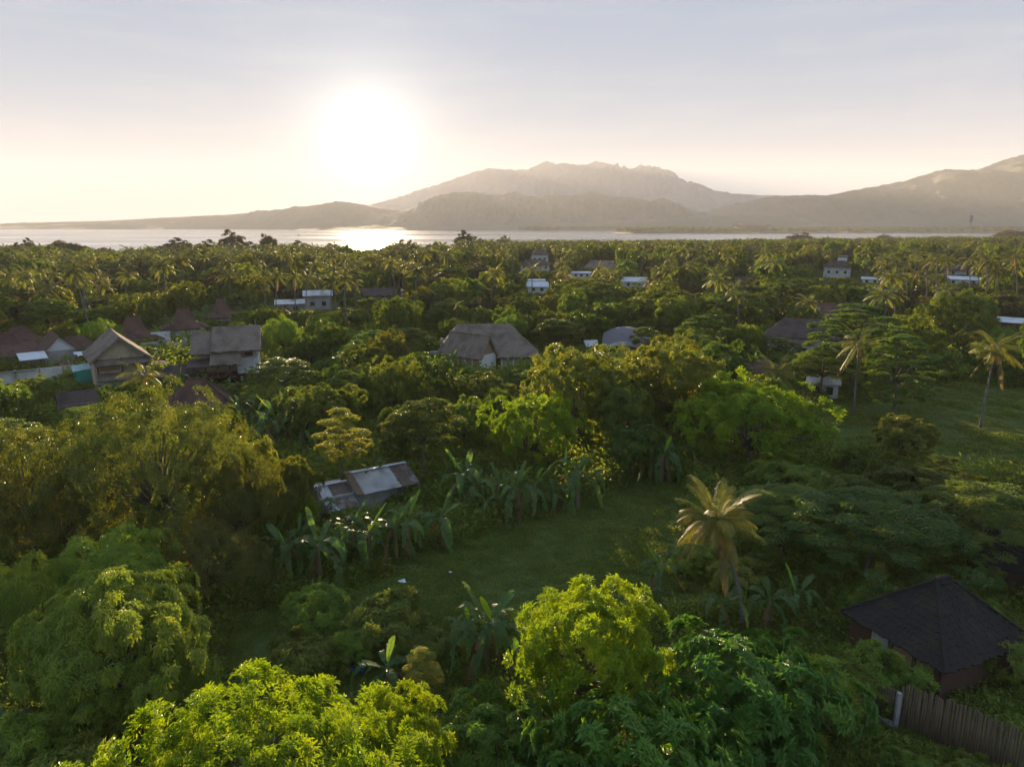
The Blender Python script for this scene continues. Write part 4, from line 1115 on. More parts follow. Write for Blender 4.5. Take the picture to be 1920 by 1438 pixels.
h, p = site('tarpaulin_shed', 164, 716, 10, 'low shed covered with a green and pale blue tarpaulin', 'shed', 3)
KEEP.append((138, 674, 192, 716, p[1]-3))
mb = MB(); mb.slab((-2.0, 1.6, 3.0), (2.3, 1.2, 3.3), (2.5, -.2, 2.5), (-2.2, -.3, 2.2), 10, 5, .04, .07, .08, 3, .08); mb.build('cover_top', M['tarp_pale'], h)
mb = MB(); mb.slab((-2.15, -.3, 2.18), (2.45, -.2, 2.48), (2.2, -1.4, .2), (-2.0, -1.5, .2), 10, 6, .04, .06, -.15, 4, .06); mb.build('cover_front', M['tarp'], h)
for x in (-1.9, 2.1):
    for y in (-.9, 1.3): MB().box(x-.06, x+.06, y-.06, y+.06, 0, 2.2).build('post', M['wood'], h)
h, p = site('brick_store', 132, 702, 8, 'small dark red store beside the tarpaulin shed', 'shed', 2)
MB().box(-1.3, 1.3, 0, 2, 0, 1.9).build('wall', M['wood'], h); MB().slab((-1.5, 2.2, 2.3), (1.5, 2.2, 2.3), (1.5, -.3, 1.95), (-1.5, -.3, 1.95), 4, 3, .08, .01).build('roof', M['tile_red'], h)
MB().box(-.35, .35, -.05, -.004, .1, 1.7).build('door', M['mat_panel'], h)
# grey block yard between the thatched houses
h, p = site('block_wall', 330, 660, 6, 'grey unfinished block walls in a yard between the thatched houses', 'wall', 4)
KEEP.append((300, 612, 375, 655, p[1]-2))
mb = MB(); mb.box(-3.4, 2.6, 0, .25, 0, 2.3); mb.box(-3.4, -3.15, .25, 6, 0, 2.2); mb.box(2.35, 2.6, .25, 6, 0, 2.4); mb.build('block_panel', M['concrete'], h)
MB().box(-4.2, -.2, 6, 6.25, 0, 4.0).build('white_panel', M['plaster'], h)
for k in range(4): MB().box(-3.3+k*1.9, -3.1+k*1.9, -.1, .12, 0, 2.9).build('pillar', M['concrete'], h)
# gate frame and low roofs next to the gable house
h, p = site('gate_frame', 283, 678, 6, 'grey concrete gate frame with bars right of the gabled house', 'gate', 2)
for x in (-1.6, 1.6): MB().box(x-.15, x+.15, 0, .3, 0, 3.6).build('post', M['concrete'], h)
MB().box(-1.8, 1.8, 0, .3, 3.6, 3.95).build('lintel', M['concrete'], h)
for k in range(8): MB().box(-1.4+k*.38, -1.34+k*.38, .12, .18, 0, 3.5).build('bar', M['metal'], h)
h, p = site('parasol', 302, 703, 0, 'pink parasol between the two thatched houses', 'parasol', 1.5)
KEEP.append((284, 688, 314, 700, p[1]-1))
mb = MB(); n = 8; vs = [(0, 0, 2.9)] + [(1.7*math.cos(k*math.pi/4), 1.7*math.sin(k*math.pi/4), 2.3) for k in range(n)]
mb.add(vs, [(0, 1+k, 1+(k+1) % n) for k in range(n)]); mb.build('canopy', M['pink'], h); MB().tube([(0, 0, 0), (0, 0, 2.85)], .04, 6).build('pole', M['wood'], h)
h, p = site('garden_pavilion', 338, 726, 4, 'small garden pavilion with dark tiled roof below the thatched houses', 'pavilion', 3)
KEEP.append((305, 692, 375, 712, p[1]-2))
mb = MB(); hip(mb, -3.6, 3.6, -2, 2.4, 2.4, 4.0, 2.0, .15, .02, .03, 91); mb.build('roof', M['tile_dark'], h)
MB().box(-2.6, 2.6, -1.0, 1.6, 0, 2.4).build('wall', M['plaster'], h)
for x in (-3, -1, 1, 3): MB().box(x-.1, x+.1, -1.6, -1.4, 0, 2.4).build('post', M['wood'], h)
h, p = site('tiled_house', 372, 790, 0, 'peaked brown-tiled roof with sunlit ridge just behind the tamarind', 'house', 6)
KEEP.append((345, 712, 422, 756, p[1]-4))
MB().box(-3, 3.2, -2, 3, 0, 2.8).build('wall', M['plaster'], h)
mb = MB(); hip(mb, -4.6, 5.0, -3.6, 4.4, 2.5, 6.2, 3.6, .16, .03, .03, 93, sag=.18); rf = mb.build('roof', M['tile_red'], h)
mb = MB(); mb.tube([(-.9, .4, 6.25), (1.3, .4, 6.25)], .1, 5); mb.tube([(1.3, .4, 6.2), (5.0, -3.6, 2.6)], .09, 5); mb.tube([(1.3, .4, 6.2), (5.0, 4.4, 2.6)], .09, 5); mb.build('ridge', M['tile_red'], rf)
h, p = site('tiled_house', 150, 785, 4, 'small grey roof almost swallowed by the tamarind crown', 'house', 4)
KEEP.append((125, 738, 168, 756, p[1]-3))
MB().box(-2, 2, -1.5, 2, 0, 2.6).build('wall', M['concrete'], h); mb = MB(); gable(mb, -2, 2, -1.5, 2, 2.6, 4.2, .6, .14, .02, .02, axis='x', seed=95); mb.build('roof', M['tile_dark'], h)

# --- farther houses: (column, base row, width, depth, wall height, roof rise, kind, label, visible box)
def villa(px, py, w_, d_, hw, rise, kind, label, keep, roofm='tile_dark', wallm='plaster', extra=0, wins=3, cat='house', name='villa'):
    h, p = site(name, px, py, extra, label, cat, max(w_, d_)*.55)
    KEEP.append((*keep, p[1]-5))
    MB().box(-w_/2, w_/2, 0, d_, 0, hw).build('wall', M[wallm], h)
    if kind == 'hip':
        mb = MB(); hip(mb, -w_/2-.8, w_/2+.8, -.8, d_+.8, hw-.1, hw+rise, min(w_, d_)*.48, .2, .02, .02, int(px)); mb.build('roof', M[roofm], h)
    elif kind == 'gable':
        mb = MB(); gable(mb, -w_/2, w_/2, 0, d_, hw, hw+rise, .6, .18, .02, .02, axis='x', seed=int(px)); mb.build('roof', M[roofm], h)
        MB().add([(-w_/2+.01, 0, hw), (-w_/2+.01, d_, hw), (-w_/2+.01, d_/2, hw+rise-.1), (-w_/2+.2, 0, hw), (-w_/2+.2, d_, hw), (-w_/2+.2, d_/2, hw+rise-.1)], [(0,1,2),(5,4,3),(0,3,4,1),(1,4,5,2),(2,5,3,0)]).build('gable_wall', M[wallm], h)
    else:
        MB().slab((-w_/2-.4, d_+.4, hw+rise), (w_/2+.4, d_+.4, hw+rise), (w_/2+.4, -.5, hw+.05), (-w_/2-.4, -.5, hw+.05), 6, 4, .12, .01).build('roof', M[roofm], h)
    for k in range(wins):
        wall_window(h, (k-(wins-1)/2)*w_/(wins+.3), hw*.58, min(1.1, w_/wins*.4), 1.1, -.02)
    return h
villa(1003, 508, 18, 9, 3.6, 3.4, 'hip', 'white villa with broad dark hipped roof below the coconut belt', (978, 472, 1046, 508), wins=5)
v = villa(1012, 497, 12, 8, 7.5, 3.2, 'hip', 'upper-storey white villa block with dark hipped roof behind the broad villa', (985, 468, 1036, 492), wins=3)
villa(1128, 512, 20, 9, 3.0, 4.2, 'hip', 'long brown-roofed villa among trees right of the white villas', (1092, 484, 1152, 502), 'thatch', wins=3)
villa(1008, 552, 8, 6, 3.4, 1.6, 'gable', 'small white gabled cottage in front of the villas', (988, 530, 1020, 548), 'sheet_white', wins=2)
villa(1003, 538, 9, 4, 2.8, .5, 'shed', 'white flat-roofed annexe just behind the small white cottage', (990, 524, 1018, 533), 'sheet_white', wins=2)
villa(1090, 522, 10, 5, 2.8, .6, 'shed', 'low white flat-roofed block between two palms', (1074, 508, 1106, 520), 'sheet_white', wins=3)
villa(1188, 541, 11, 7, 3.0, 1.6, 'shed', 'pale blue sheet-roofed shed among the round trees', (1168, 521, 1212, 537), 'sheet_white', wins=2)
villa(1568, 524, 13, 8, 6.5, 3.0, 'hip', 'white house with dark roof and rooftop railing in the right woods', (1530, 482, 1602, 520), wins=3)
h, p = site('rooftop_terrace', 1577, 512, 0, 'white railed rooftop terrace rising over the dark roof in right woods', 'terrace', 4)
KEEP.append((1564, 477, 1590, 490, p[1]-3))
MB().box(-2.6, 2.6, 0, 5, 0, 8.6).build('wall', M['plaster'], h)
for k in range(7): MB().box(-2.6+k*.83, -2.45+k*.83, 0, .15, 8.6, 9.9).build('baluster', M['plaster'], h)
MB().box(-2.8, 2.8, -.1, .25, 9.9, 10.15).build('handrail', M['plaster'], h)
villa(1805, 536, 13, 7, 2.8, 1.2, 'shed', 'pale blue-white sheet-roofed house among right-hand palms', (1780, 513, 1832, 530), 'sheet_white', wins=3)
villa(1800, 518, 16, 8, 3.0, 3.4, 'hip', 'dark-roofed house behind the pale sheet roof among palms', (1755, 500, 1815, 514), wins=2)
villa(1895, 628, 11, 6, 3.2, .7, 'shed', 'brown walled hut with pale flat roof at the right edge', (1863, 590, 1920, 614), 'sheet_white', 'wood', wins=2, extra=-6)
villa(1500, 668, 14, 8, 4.2, 3.6, 'hip', 'dark grey tiled house hidden by round trees right of centre', (1458, 598, 1546, 632), wins=3)
villa(1505, 675, 4, 4, 3.4, .5, 'shed', 'narrow white annexe glimpsed below the dark grey roof', (1494, 640, 1516, 664), 'tile_dark', wins=1)
villa(1568, 612, 13, 8, 3.4, 2.6, 'gable', 'rust-brown gabled roof behind the spreading tree at right', (1542, 566, 1596, 590), 'tile_red', wins=2, extra=-14)
villa(1398, 722, 7, 5, 2.7, 1.6, 'gable', 'small reddish roof behind the bright round tree', (1374, 680, 1420, 704), 'tile_red', 'concrete', wins=1)
villa(1541, 748, 4.6, 4, 2.5, .6, 'shed', 'tiny whitewashed hut at the edge of the right clearing', (1526, 708, 1562, 746), 'zinc', wins=2)
villa(555, 590, 12, 7, 3.4, .8, 'shed', 'grey shed with bright sheet roof under the left palms', (520, 550, 562, 574), 'zinc', 'concrete', wins=3)
villa(598, 592, 8, 7, 6.5, 1.2, 'gable', 'tall grey house with tin gable under the left palms', (582, 540, 630, 578), 'zinc', 'concrete', wins=2)
villa(704, 566, 12, 7, 2.6, 2.2, 'gable', 'grey-roofed low house in the glow beneath the sun', (684, 538, 726, 556), 'tile_dark', 'concrete', wins=2)
villa(1392, 540, 9, 6, 3.0, 1.8, 'gable', 'small white house half hidden in the woods right of centre', (1384, 505, 1402, 526), 'tile_dark', wins=2)
villa(1632, 534, 8, 5, 2.6, .8, 'shed', 'small white-roofed shed in the right woods', (1618, 520, 1644, 530), 'sheet_white', wins=2)

# --- lattice masts
def mast(px, py, Y, hgt, wd, label):
    p = AT(px, py, Y)
    root = empty('telecom_mast', (p[0], Y, 0), .3, label, 'mast')
    H_ = p[2]
    mb = MB()
    for sx in (-1, 1):
        for sy in (-1, 1): mb.tube([(sx*wd, sy*wd, 0), (sx*wd*.45, sy*wd*.45, H_)], .16, 4)
    mb.build('legs_frame', M['metal'], root)
    n = 12; mb = MB()
    for k in range(n):
        a, b = wd*(1-.55*k/n), wd*(1-.55*(k+1)/n); z0, z1 = H_*k/n, H_*(k+1)/n
        for s in (-1, 1):
            mb.tube([(-a, s*a, z0), (b, s*b, z1)], .09, 3); mb.tube([(a, s*a, z0), (-b, s*b, z1)], .09, 3)
            mb.tube([(s*a, -a, z0), (s*b, b, z1)], .09, 3)
    mb.build('bracing', M['metal'], root)
    for k, zz in enumerate((.97, .9, .82)):
        MB().box(-wd*.9, wd*.9, -wd*.6, wd*.6, H_*zz-1.2, H_*zz+1.0).build('antenna_panel', M['metal'], root)
    MB().tube([(0, 0, H_), (0, 0, H_+3)], .08, 4).build('spike', M['metal'], root)
    return root
mast(1822, 404, 900, 40, 1.7, 'lattice telecom mast rising above the right-hand trees')
# ------------------------------------------------------------------ trees one can point at
T = tree_px
T('lime_b', 470, 1282, 9.0, 720, 'wide bright yellow-green tree filling the lower left foreground')
T('lime_a', 745, 1305, 7.2, 230, 'smaller bright yellow-green tree on the right flank of the wide one')
T('lime_a', 1100, 1100, 9.0, 330, 'glowing lime-green round tree in the centre foreground')
T('feather_a', 212, 1042, 10.0, 385, 'large round feathery green tree at the lower left')
T('feather_b', 200, 985, 8.0, 270, 'feathery mid-green tree just behind the large round feathery tree')
T('feather_b', 30, 1040, 8.0, 240, 'dark feathery tree cut by the left edge beside the round feathery tree')
T('tamarind_a', 285, 728, 14.0, 430, 'huge olive-gold tamarind crown left of the tin hut')
T('tamarind_b', 40, 790, 12.0, 300, 'olive-gold tamarind at the left edge beside the huge tamarind')
T('tamarind_b', 440, 845, 9.5, 190, 'smaller dark tamarind on the right flank of the huge tamarind')
T('tamarind_b', 110, 880, 8.0, 240, 'shaded tamarind lower left below the huge tamarind')
T('tamarind_b', 380, 960, 7.0, 240, 'dark shaded tree beneath the huge tamarind by the clearing')
T('rosette_a', 1180, 1275, 6.5, 430, 'dark big-leaved tree below the lime-green round tree')
T('rosette_a', 1400, 1165, 6.2, 420, 'big-leaved tree at the foot of the leaning palm')
T('rosette_b', 1060, 1370, 5.0, 260, 'dark big-leaved shrub at the bottom edge under the lime-green tree')
T('rosette_b', 925, 1285, 5.0, 250, 'dark big-leaved tree between the two bright yellow-green trees')
T('rosette_b', 1410, 1285, 5.0, 270, 'big-leaved tree left of the bamboo fence')
T('rosette_b', 1330, 1370, 4.6, 340, 'big-leaved tree at the bottom edge right of centre')
T('shrub_a', 1520, 1205, 4.5, 230, 'green shrub between big-leaved tree and black-roofed hut', 'shrub')
T('shrub_b', 1610, 1225, 3.0, 130, 'green creeper-covered shrub below the black roof', 'shrub')
T('shrub_a', 1645, 1195, 3.3, 190, 'green shrub leaning on the left eave of the black roof', 'shrub')
T('layered_c', 1212, 612, 7.5, 70, 'small layered tree over the right end of the wavy roof')
T('layered_a', 1640, 912, 7.2, 400, 'wide flat-topped spreading tree above the black-roofed hut')
T('layered_a', 1850, 905, 7.4, 330, 'flat-topped spreading tree at the right edge')
T('layered_a', 1475, 905, 6.0, 260, 'spreading tree left of the two flat-topped trees')
T('bush_a', 1690, 852, 4.6, 130, 'pale domed bush in front of the lumpy dark shrub', 'shrub', name='domed_bush')
T('column_a', 1705, 782, 5.6, 112, 'lumpy upright dark shrub standing in the right clearing', 'shrub')
T('lime_c', 1415, 702, 11.0, 280, 'big bright green round tree right of centre behind the leaning palm')
T('lime_c', 1000, 732, 9.5, 195, 'bright yellow-green tree behind the row of bananas')
T('broad_a', 1090, 648, 13.0, 230, 'tall golden-green tree right of the long lodge')
T('broad_a', 1255, 640, 13.0, 210, 'dark golden-edged tree below the wavy shingle roof')
T('broad_b', 1160, 720, 9.0, 150, 'dark broad tree between the golden trees')
T('mango_b', 1190, 790, 6.5, 140, 'low dark tree at the head of the clearing')
T('layered_c', 795, 748, 9.5, 165, 'flat-layered tree overhanging the right end of the tin hut')
T('slender_a', 640, 768, 9.8, 105, 'slim pale airy tree standing left of the tin hut')
T('broad_b', 545, 858, 7.0, 115, 'sunlit glossy-leaved tree left of the tin hut')
T('broad_b', 470, 830, 8.0, 120, 'glossy-leaved tree beside the smaller dark tamarind')
T('mango_b', 870, 745, 7.0, 120, 'round olive tree left of the bright tree behind the bananas')
T('mango_b', 780, 660, 8.5, 150, 'round bright-edged tree left of the long lodge')
T('mango_b', 690, 645, 8.5, 120, 'round tree two places left of the long lodge')
T('mango_a', 610, 720, 8.0, 150, 'dark leafy tree above the slim pale tree')
T('mango_b', 905, 700, 6.0, 130, 'low round tree in front of the lodge gable')
T('bush_a', 880, 692, 4.0, 60, 'small ivy-clad dome bush in front of the lodge panels', 'shrub')
T('mango_b', 1095, 583, 9.0, 100, 'domed green tree between the lodge and the wavy roof')
T('mango_c', 1000, 600, 5.0, 55, 'golden rounded hedge tree behind the lodge ridge')
T('layered_b', 1610, 572, 15.0, 190, 'tall many-layered tree at the far side of the right clearing')
T('layered_b', 1690, 630, 12.5, 150, 'layered dark tree right of the tall many-layered tree')
T('broad_a', 1805, 545, 13.0, 150, 'golden-topped tree with bare pale branches near the right edge')
T('layered_c', 1545, 655, 8.2, 130, 'rounded pale-topped tree over the tiny whitewashed hut')
T('layered_c', 530, 670, 7.0, 130, 'soft domed tree right of the white stair tower')
T('mango_a', 1390, 545, 11, 170, 'dark dense tree left of the dark grey tiled house')
T('mango_a', 1340, 640, 10, 160, 'dark dense tree behind the big bright round tree')
T('mango_a', 1480, 522, 11, 150, 'bright-topped dense tree beyond the dark grey tiled house')
T('mango_a', 1250, 545, 11, 170, 'dense round tree behind the wavy shingle roof')
T('mango_a', 1120, 528, 11, 160, 'dense dark tree behind the domed green tree')
T('mango_c', 1150, 690, 9, 110, 'upright dark tree beside the tall golden-green tree')
T('lime_c', 560, 925, 4.0, 80, 'low sunlit bush some way left of the tin hut')
T('slender_a', 792, 1215, 4.6, 75, 'thin yellowish sapling behind the wide bright tree')
for i, (px, yt, hh, wp, lb) in enumerate([
        (590, 1085, 3.4, 150, 'dark shrub under the leftmost banana clump'), (720, 1105, 3.6, 190, 'green shrub in the shaded clearing'),
        (655, 1165, 2.6, 130, 'low dark shrub at the lower side of the clearing'), (790, 1160, 2.2, 140, 'low shrub left of the big-leaved banana'),
        (60, 1310, 4.5, 220, 'dark shrub at the lower left corner'), (120, 1370, 4.0, 240, 'dark green shrub below the round feathery tree'),
        (1830, 1110, 3.4, 190, 'feathery shrub right of the black roof'), (1760, 1080, 3.0, 150, 'flowering shrub behind the black roof ridge'),
        (1660, 1085, 3.0, 170, 'shrub behind the left eave of the black roof'), (1900, 1180, 3.2, 150, 'shrub at the right edge beside the black roof'),
        (1720, 1400, 1.6, 120, 'fern-like shrub in front of the bamboo fence'), (1830, 1412, 1.7, 120, 'light green shrub in the lower right corner'),
        (1490, 1400, 2.2, 150, 'dark shrub at the bottom edge by the fence kerb'), (1380, 1040, 2.6, 130, 'shrub beside the trunk of the leaning palm'),
        (1300, 1010, 2.2, 110, 'low shrub left of the leaning palm'), (1580, 880, 3.4, 160, 'dark thicket shrub left of the pale domed bush'),
        (1480, 850, 4.0, 190, 'thicket shrub below the big bright round tree'), (560, 1180, 3.0, 170, 'black-shaded shrub right of the round feathery tree')]):
    T(('shrub_a', 'shrub_b')[i % 2], px, yt, hh, wp, lb, 'shrub')
# trees breaking the skyline
for key, px, yt, hh, wp, lb in [
        ('skyline_b', 50, 447, 15, 36, 'flat-topped lone tree against the sea near the left edge'), ('skyline_a', 118, 452, 15, 56, 'feathery casuarina clump against the sea at the left'),
        ('skyline_a', 148, 458, 14, 44, 'smaller casuarina right of the feathery clump against the sea'),
        ('skyline_b', 332, 447, 15, 72, 'dark domed tree on the skyline left of the tallest tree'), ('skyline_b', 384, 450, 14, 50, 'dark rounded skyline tree beside the dome'),
        ('skyline_b', 435, 432, 17, 56, 'tallest ragged tree against the sea on the left'), ('skyline_a', 503, 440, 15, 32, 'thin feathery tree right of the tallest skyline tree'),
        ('skyline_b', 872, 433, 17, 50, 'round dark tree standing above the skyline at centre'), ('skyline_b', 470, 454, 13, 50, 'bushy skyline tree right of the tallest tree'),
        ('skyline_b', 1500, 437, 17, 60, 'spreading dark tree on the skyline right of centre'), ('skyline_b', 760, 450, 14, 50, 'round skyline tree right of the sun glitter'),
        ('skyline_a', 1905, 432, 18, 60, 'tall casuarina on the skyline at the right edge'), ('skyline_b', 620, 457, 13, 46, 'low round skyline tree left of the sun glitter'),
        ('skyline_b', 1660, 440, 16, 44, 'dark skyline tree left of the lattice mast'), ('skyline_b', 560, 452, 14, 60, 'broad skyline tree between thin tree and sun glitter')]:
    tree_sky(key, px, yt, .9, wp, lb)

# ------------------------------------------------------------------ palms one can point at
def palm_at(pxb, pyb, pxt, pyt, label, seed, s=1.0, nf=20, dry=2, gold=False):
    """palm with its foot at one place of the picture and its crown at another"""
    b = G(pxb, pyb, 0); t = AT(pxt, pyt, b[1] + .3)
    PALMS.append((b[0], b[1]))
    return palm((b[0], b[1], 0), t[2], (t[0]-b[0], .3), label, seed=seed, s=s, nf=nf, dry=dry, gold=gold)
PALMS = []; LATER = []
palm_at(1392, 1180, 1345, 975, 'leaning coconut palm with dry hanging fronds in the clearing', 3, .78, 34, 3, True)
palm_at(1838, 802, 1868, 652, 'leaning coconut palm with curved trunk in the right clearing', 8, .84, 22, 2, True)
palm_at(1462, 772, 1458, 698, 'short golden-lit coconut palm beside the big bright round tree', 12, .85, 20, 2, True)
palm_at(1600, 775, 1612, 642, 'coconut palm in the shade of the tall layered tree', 15, .9, 16, 2)
palm_at(262, 800, 268, 702, 'short coconut palm in front of the thatched gable house', 17, .85, 18, 2)
palm_at(316, 640, 317, 600, 'young pale-fronded palm beside the red pointed roof', 21, .55, 9, 0)
palm_at(856, 632, 857, 570, 'thin solitary palm behind the left end of the lodge', 23, .5, 9, 2)
PAL_LIST = [(575, 605, 575, 520), (518, 600, 520, 515), (500, 600, 493, 512), (645, 590, 648, 505), (620, 600, 622, 530), (555, 600, 552, 515),
            (85, 585, 72, 508), (60, 580, 45, 512), (105, 590, 100, 515), (140, 590, 138, 505), (185, 590, 190, 520), (20, 590, 18, 515), (235, 590, 240, 515), (296, 575, 298, 505),
            (997, 580, 998, 505), (1055, 570, 1056, 505), (1118, 560, 1122, 503), (1215, 570, 1220, 525), (1292, 560, 1295, 495),
            (1662, 590, 1664, 485), (1698, 595, 1700, 495), (1735, 600, 1737, 490), (1752, 610, 1757, 487), (1770, 590, 1775, 488), (1815, 590, 1818, 485), (1845, 595, 1850, 480), (1868, 590, 1871, 508), (1905, 590, 1903, 480), (1720, 560, 1722, 480)]
for i, (a, b, c, d) in enumerate(PAL_LIST):
    LATER.append(('coconut palm', palm_at(a, b, c, d, None, 40 + i, .85 + .25 * ((i * 7) % 5) / 5, 13 + i % 4, i % 2), c, d))

# ------------------------------------------------------------------ bananas
BL = [(540, 1085, 5.2), (600, 1092, 5.6), (640, 1070, 4.6), (695, 1058, 5.4), (742, 1050, 5.6), (828, 1020, 4.6), (872, 948, 5.6), (912, 975, 3.2), (968, 972, 5.4), (1002, 962, 5.2), (1038, 958, 3.4), (1083, 952, 6.6),
      (1240, 905, 5.8), (1265, 890, 4.6), (1440, 1020, 6.0), (1238, 1110, 4.0), (1212, 1140, 2.4), (912, 1258, 5.6), (880, 1235, 4.2), (1352, 1180, 3.8), (1440, 1178, 4.2), (1490, 1160, 3.6), (728, 1318, 4.2), (770, 1300, 3.4),
      (520, 832, 6), (552, 838, 6), (590, 822, 6), (485, 815, 5.4), (450, 800, 5), (852, 708, 5), (815, 712, 4.6), (705, 930, 4.4), (360, 1085, 4.2), (600, 985, 3.6), (20, 1440, 4.2), (760, 720, 4.6), (340, 735, 4.0)]
BLAB = ['leftmost banana clump in front of the tamarind', 'tall banana plant second in the row below the tin hut', 'banana plant between the left clump and the tin hut', 'banana plant directly below the tin roof', 'banana plant at the right foot of the tin hut',
        'banana plant with bright upright leaf right of the tin hut', 'tall banana plant in shade right of the tin hut', 'small banana plant at the edge of the clearing', 'banana plant in the middle of the clearing row', 'banana plant right of the middle of the clearing row',
        'small pale banana plant left of the tallest one', 'tallest fan-shaped banana plant at the end of the row', 'banana plant below the low dark tree at the head of the clearing', 'second banana plant at the head of the clearing', 'banana plant right of the leaning palm crown',
        'lone banana plant in the open clearing', 'small banana plant behind the lime-green tree', 'big banana plant left of the lime-green tree', 'banana plant behind the big one left of lime-green tree', 'banana plant left of the leaning palm foot', 'banana plant right of the leaning palm foot', 'banana plant among big leaves right of the palm foot',
        'banana plant with glowing leaf behind the wide bright tree', 'banana plant beside the thin yellowish sapling', 'banana plant in the thicket above the slim tree', 'central banana plant in the upper thicket', 'banana plant right in the upper thicket', 'banana plant left in the upper thicket', 'banana plant by the peaked brown roof',
        'banana plant at the left wall of the lodge', 'banana plant left of the lodge in shade', 'banana plant against the tin hut wall', 'torn grey banana plant behind the feathery tree', 'banana plant at the left end of the tin hut', 'banana plant in the bottom left corner', 'banana plant in the trees left of the lodge', 'banana plant near the garden pavilion']
BL += [(565, 1068, 4.6), (660, 1040, 4.8), (765, 1030, 4.8), (890, 958, 4.6), (935, 950, 4.4), (1060, 935, 4.6), (1222, 895, 4.6), (1420, 1000, 4.6), (930, 1240, 4.6), (505, 845, 5), (535, 815, 5.4), (570, 850, 4.6)]
BLAB += ['banana plant tucked behind the two leftmost of the row', 'banana plant half hidden below the left end of the tin roof', 'banana plant just right of the tin hut foot', 'banana plant under the flat-layered tree', 'banana plant left of the row middle', 'back banana plant left of the tallest one', 'third banana plant at the head of the clearing', 'banana plant behind the leaning palm crown', 'banana plant touching the lime-green tree from the left', 'low banana plant in the upper thicket', 'back banana plant in the upper thicket', 'front banana plant in the upper thicket']
for i, (a, b, hh) in enumerate(BL):
    p = G(a, b, 0); banana((p[0], p[1], gz(p[0], p[1])), hh * 1.12, BLAB[i], 'banana plants', 300 + i)
for i, (a, b, s_, lb) in enumerate([(1638, 1165, 1.0, 'tall golden bamboo plume left of the black roof'), (1600, 1165, .55, 'short bamboo plume beside the tall golden plume'), (1690, 1270, .6, 'bamboo plume growing against the black roof'), (1672, 1275, .4, 'smaller bamboo plume against the black roof')]):
    p = G(a, b, 0); r = empty('bamboo_clump', (p[0], p[1], 0), i, lb, 'bamboo')
    for nm, me in (('leaves', PLUME), ('culms', PLUME_STEM)):
        o = link(nm, me, r); o.scale = (s_,)*3

# ------------------------------------------------------------------ clearings
def poly(pts): return [tuple(G(a, b)[:2]) for a, b in pts]
CLEAR = [poly([(420, 1330), (430, 1150), (620, 1115), (780, 1040), (1000, 965), (1110, 930), (1200, 880), (1290, 905), (1300, 1010), (1370, 1090), (1290, 1150), (1010, 1160), (830, 1230), (690, 1330)]),
         poly([(1530, 760), (1640, 722), (1760, 712), (2050, 735), (2100, 920), (1760, 880), (1640, 860), (1545, 850)]),
         poly([(-60, 745), (-20, 705), (200, 712), (200, 745)]), poly([(400, 745), (405, 722), (480, 722), (470, 745)]),
         poly([(1590, 1300), (1790, 1330), (2000, 1440), (2000, 1500), (1700, 1400)])]
def inside(x, y, P):
    c = False; n = len(P); j = n - 1
    for i in range(n):
        xi, yi = P[i]; xj, yj = P[j]
        if (yi > y) != (yj > y) and x < (xj-xi)*(y-yi)/(yj-yi)+xi: c = not c
        j = i
    return c
def in_clear(x, y): return any(inside(x, y, P) for P in CLEAR)

SKY_X = [-400, 0, 90, 180, 280, 330, 400, 460, 560, 620, 690, 740, 850, 900, 960, 1100, 1250, 1330, 1500, 1700, 1920, 2300]
SKY_Y = [466, 466, 468, 472, 470, 462, 464, 464, 462, 462, 472, 462, 457, 453, 452, 451, 451, 450, 448, 446, 444, 443]
def fit_height(x, y, h, Rr, slack=0.0):
    """lower a tree until it clears the skyline and the houses behind it; None if it cannot"""
    while h > 2.6:
        px, py, fw = proj((x, y, h)); wp = Rr * F_PX / fw
        ok = py >= np.interp(px, SKY_X, SKY_Y) + (nz2(px/16, 0.5, 13, 3) - .35) * (18 if px < 950 else 5) - (slack if px < 950 else slack*.2)
        if ok:
            pb = proj((x, y, 0))[1]
            for (x0, y0, x1, y1, d) in KEEP:
                if y < d and px + wp*.92 > x0 and px - wp*.92 < x1 and py < y1 and pb > y0: ok = False; break
        if ok: return h
        h *= .88
    return None

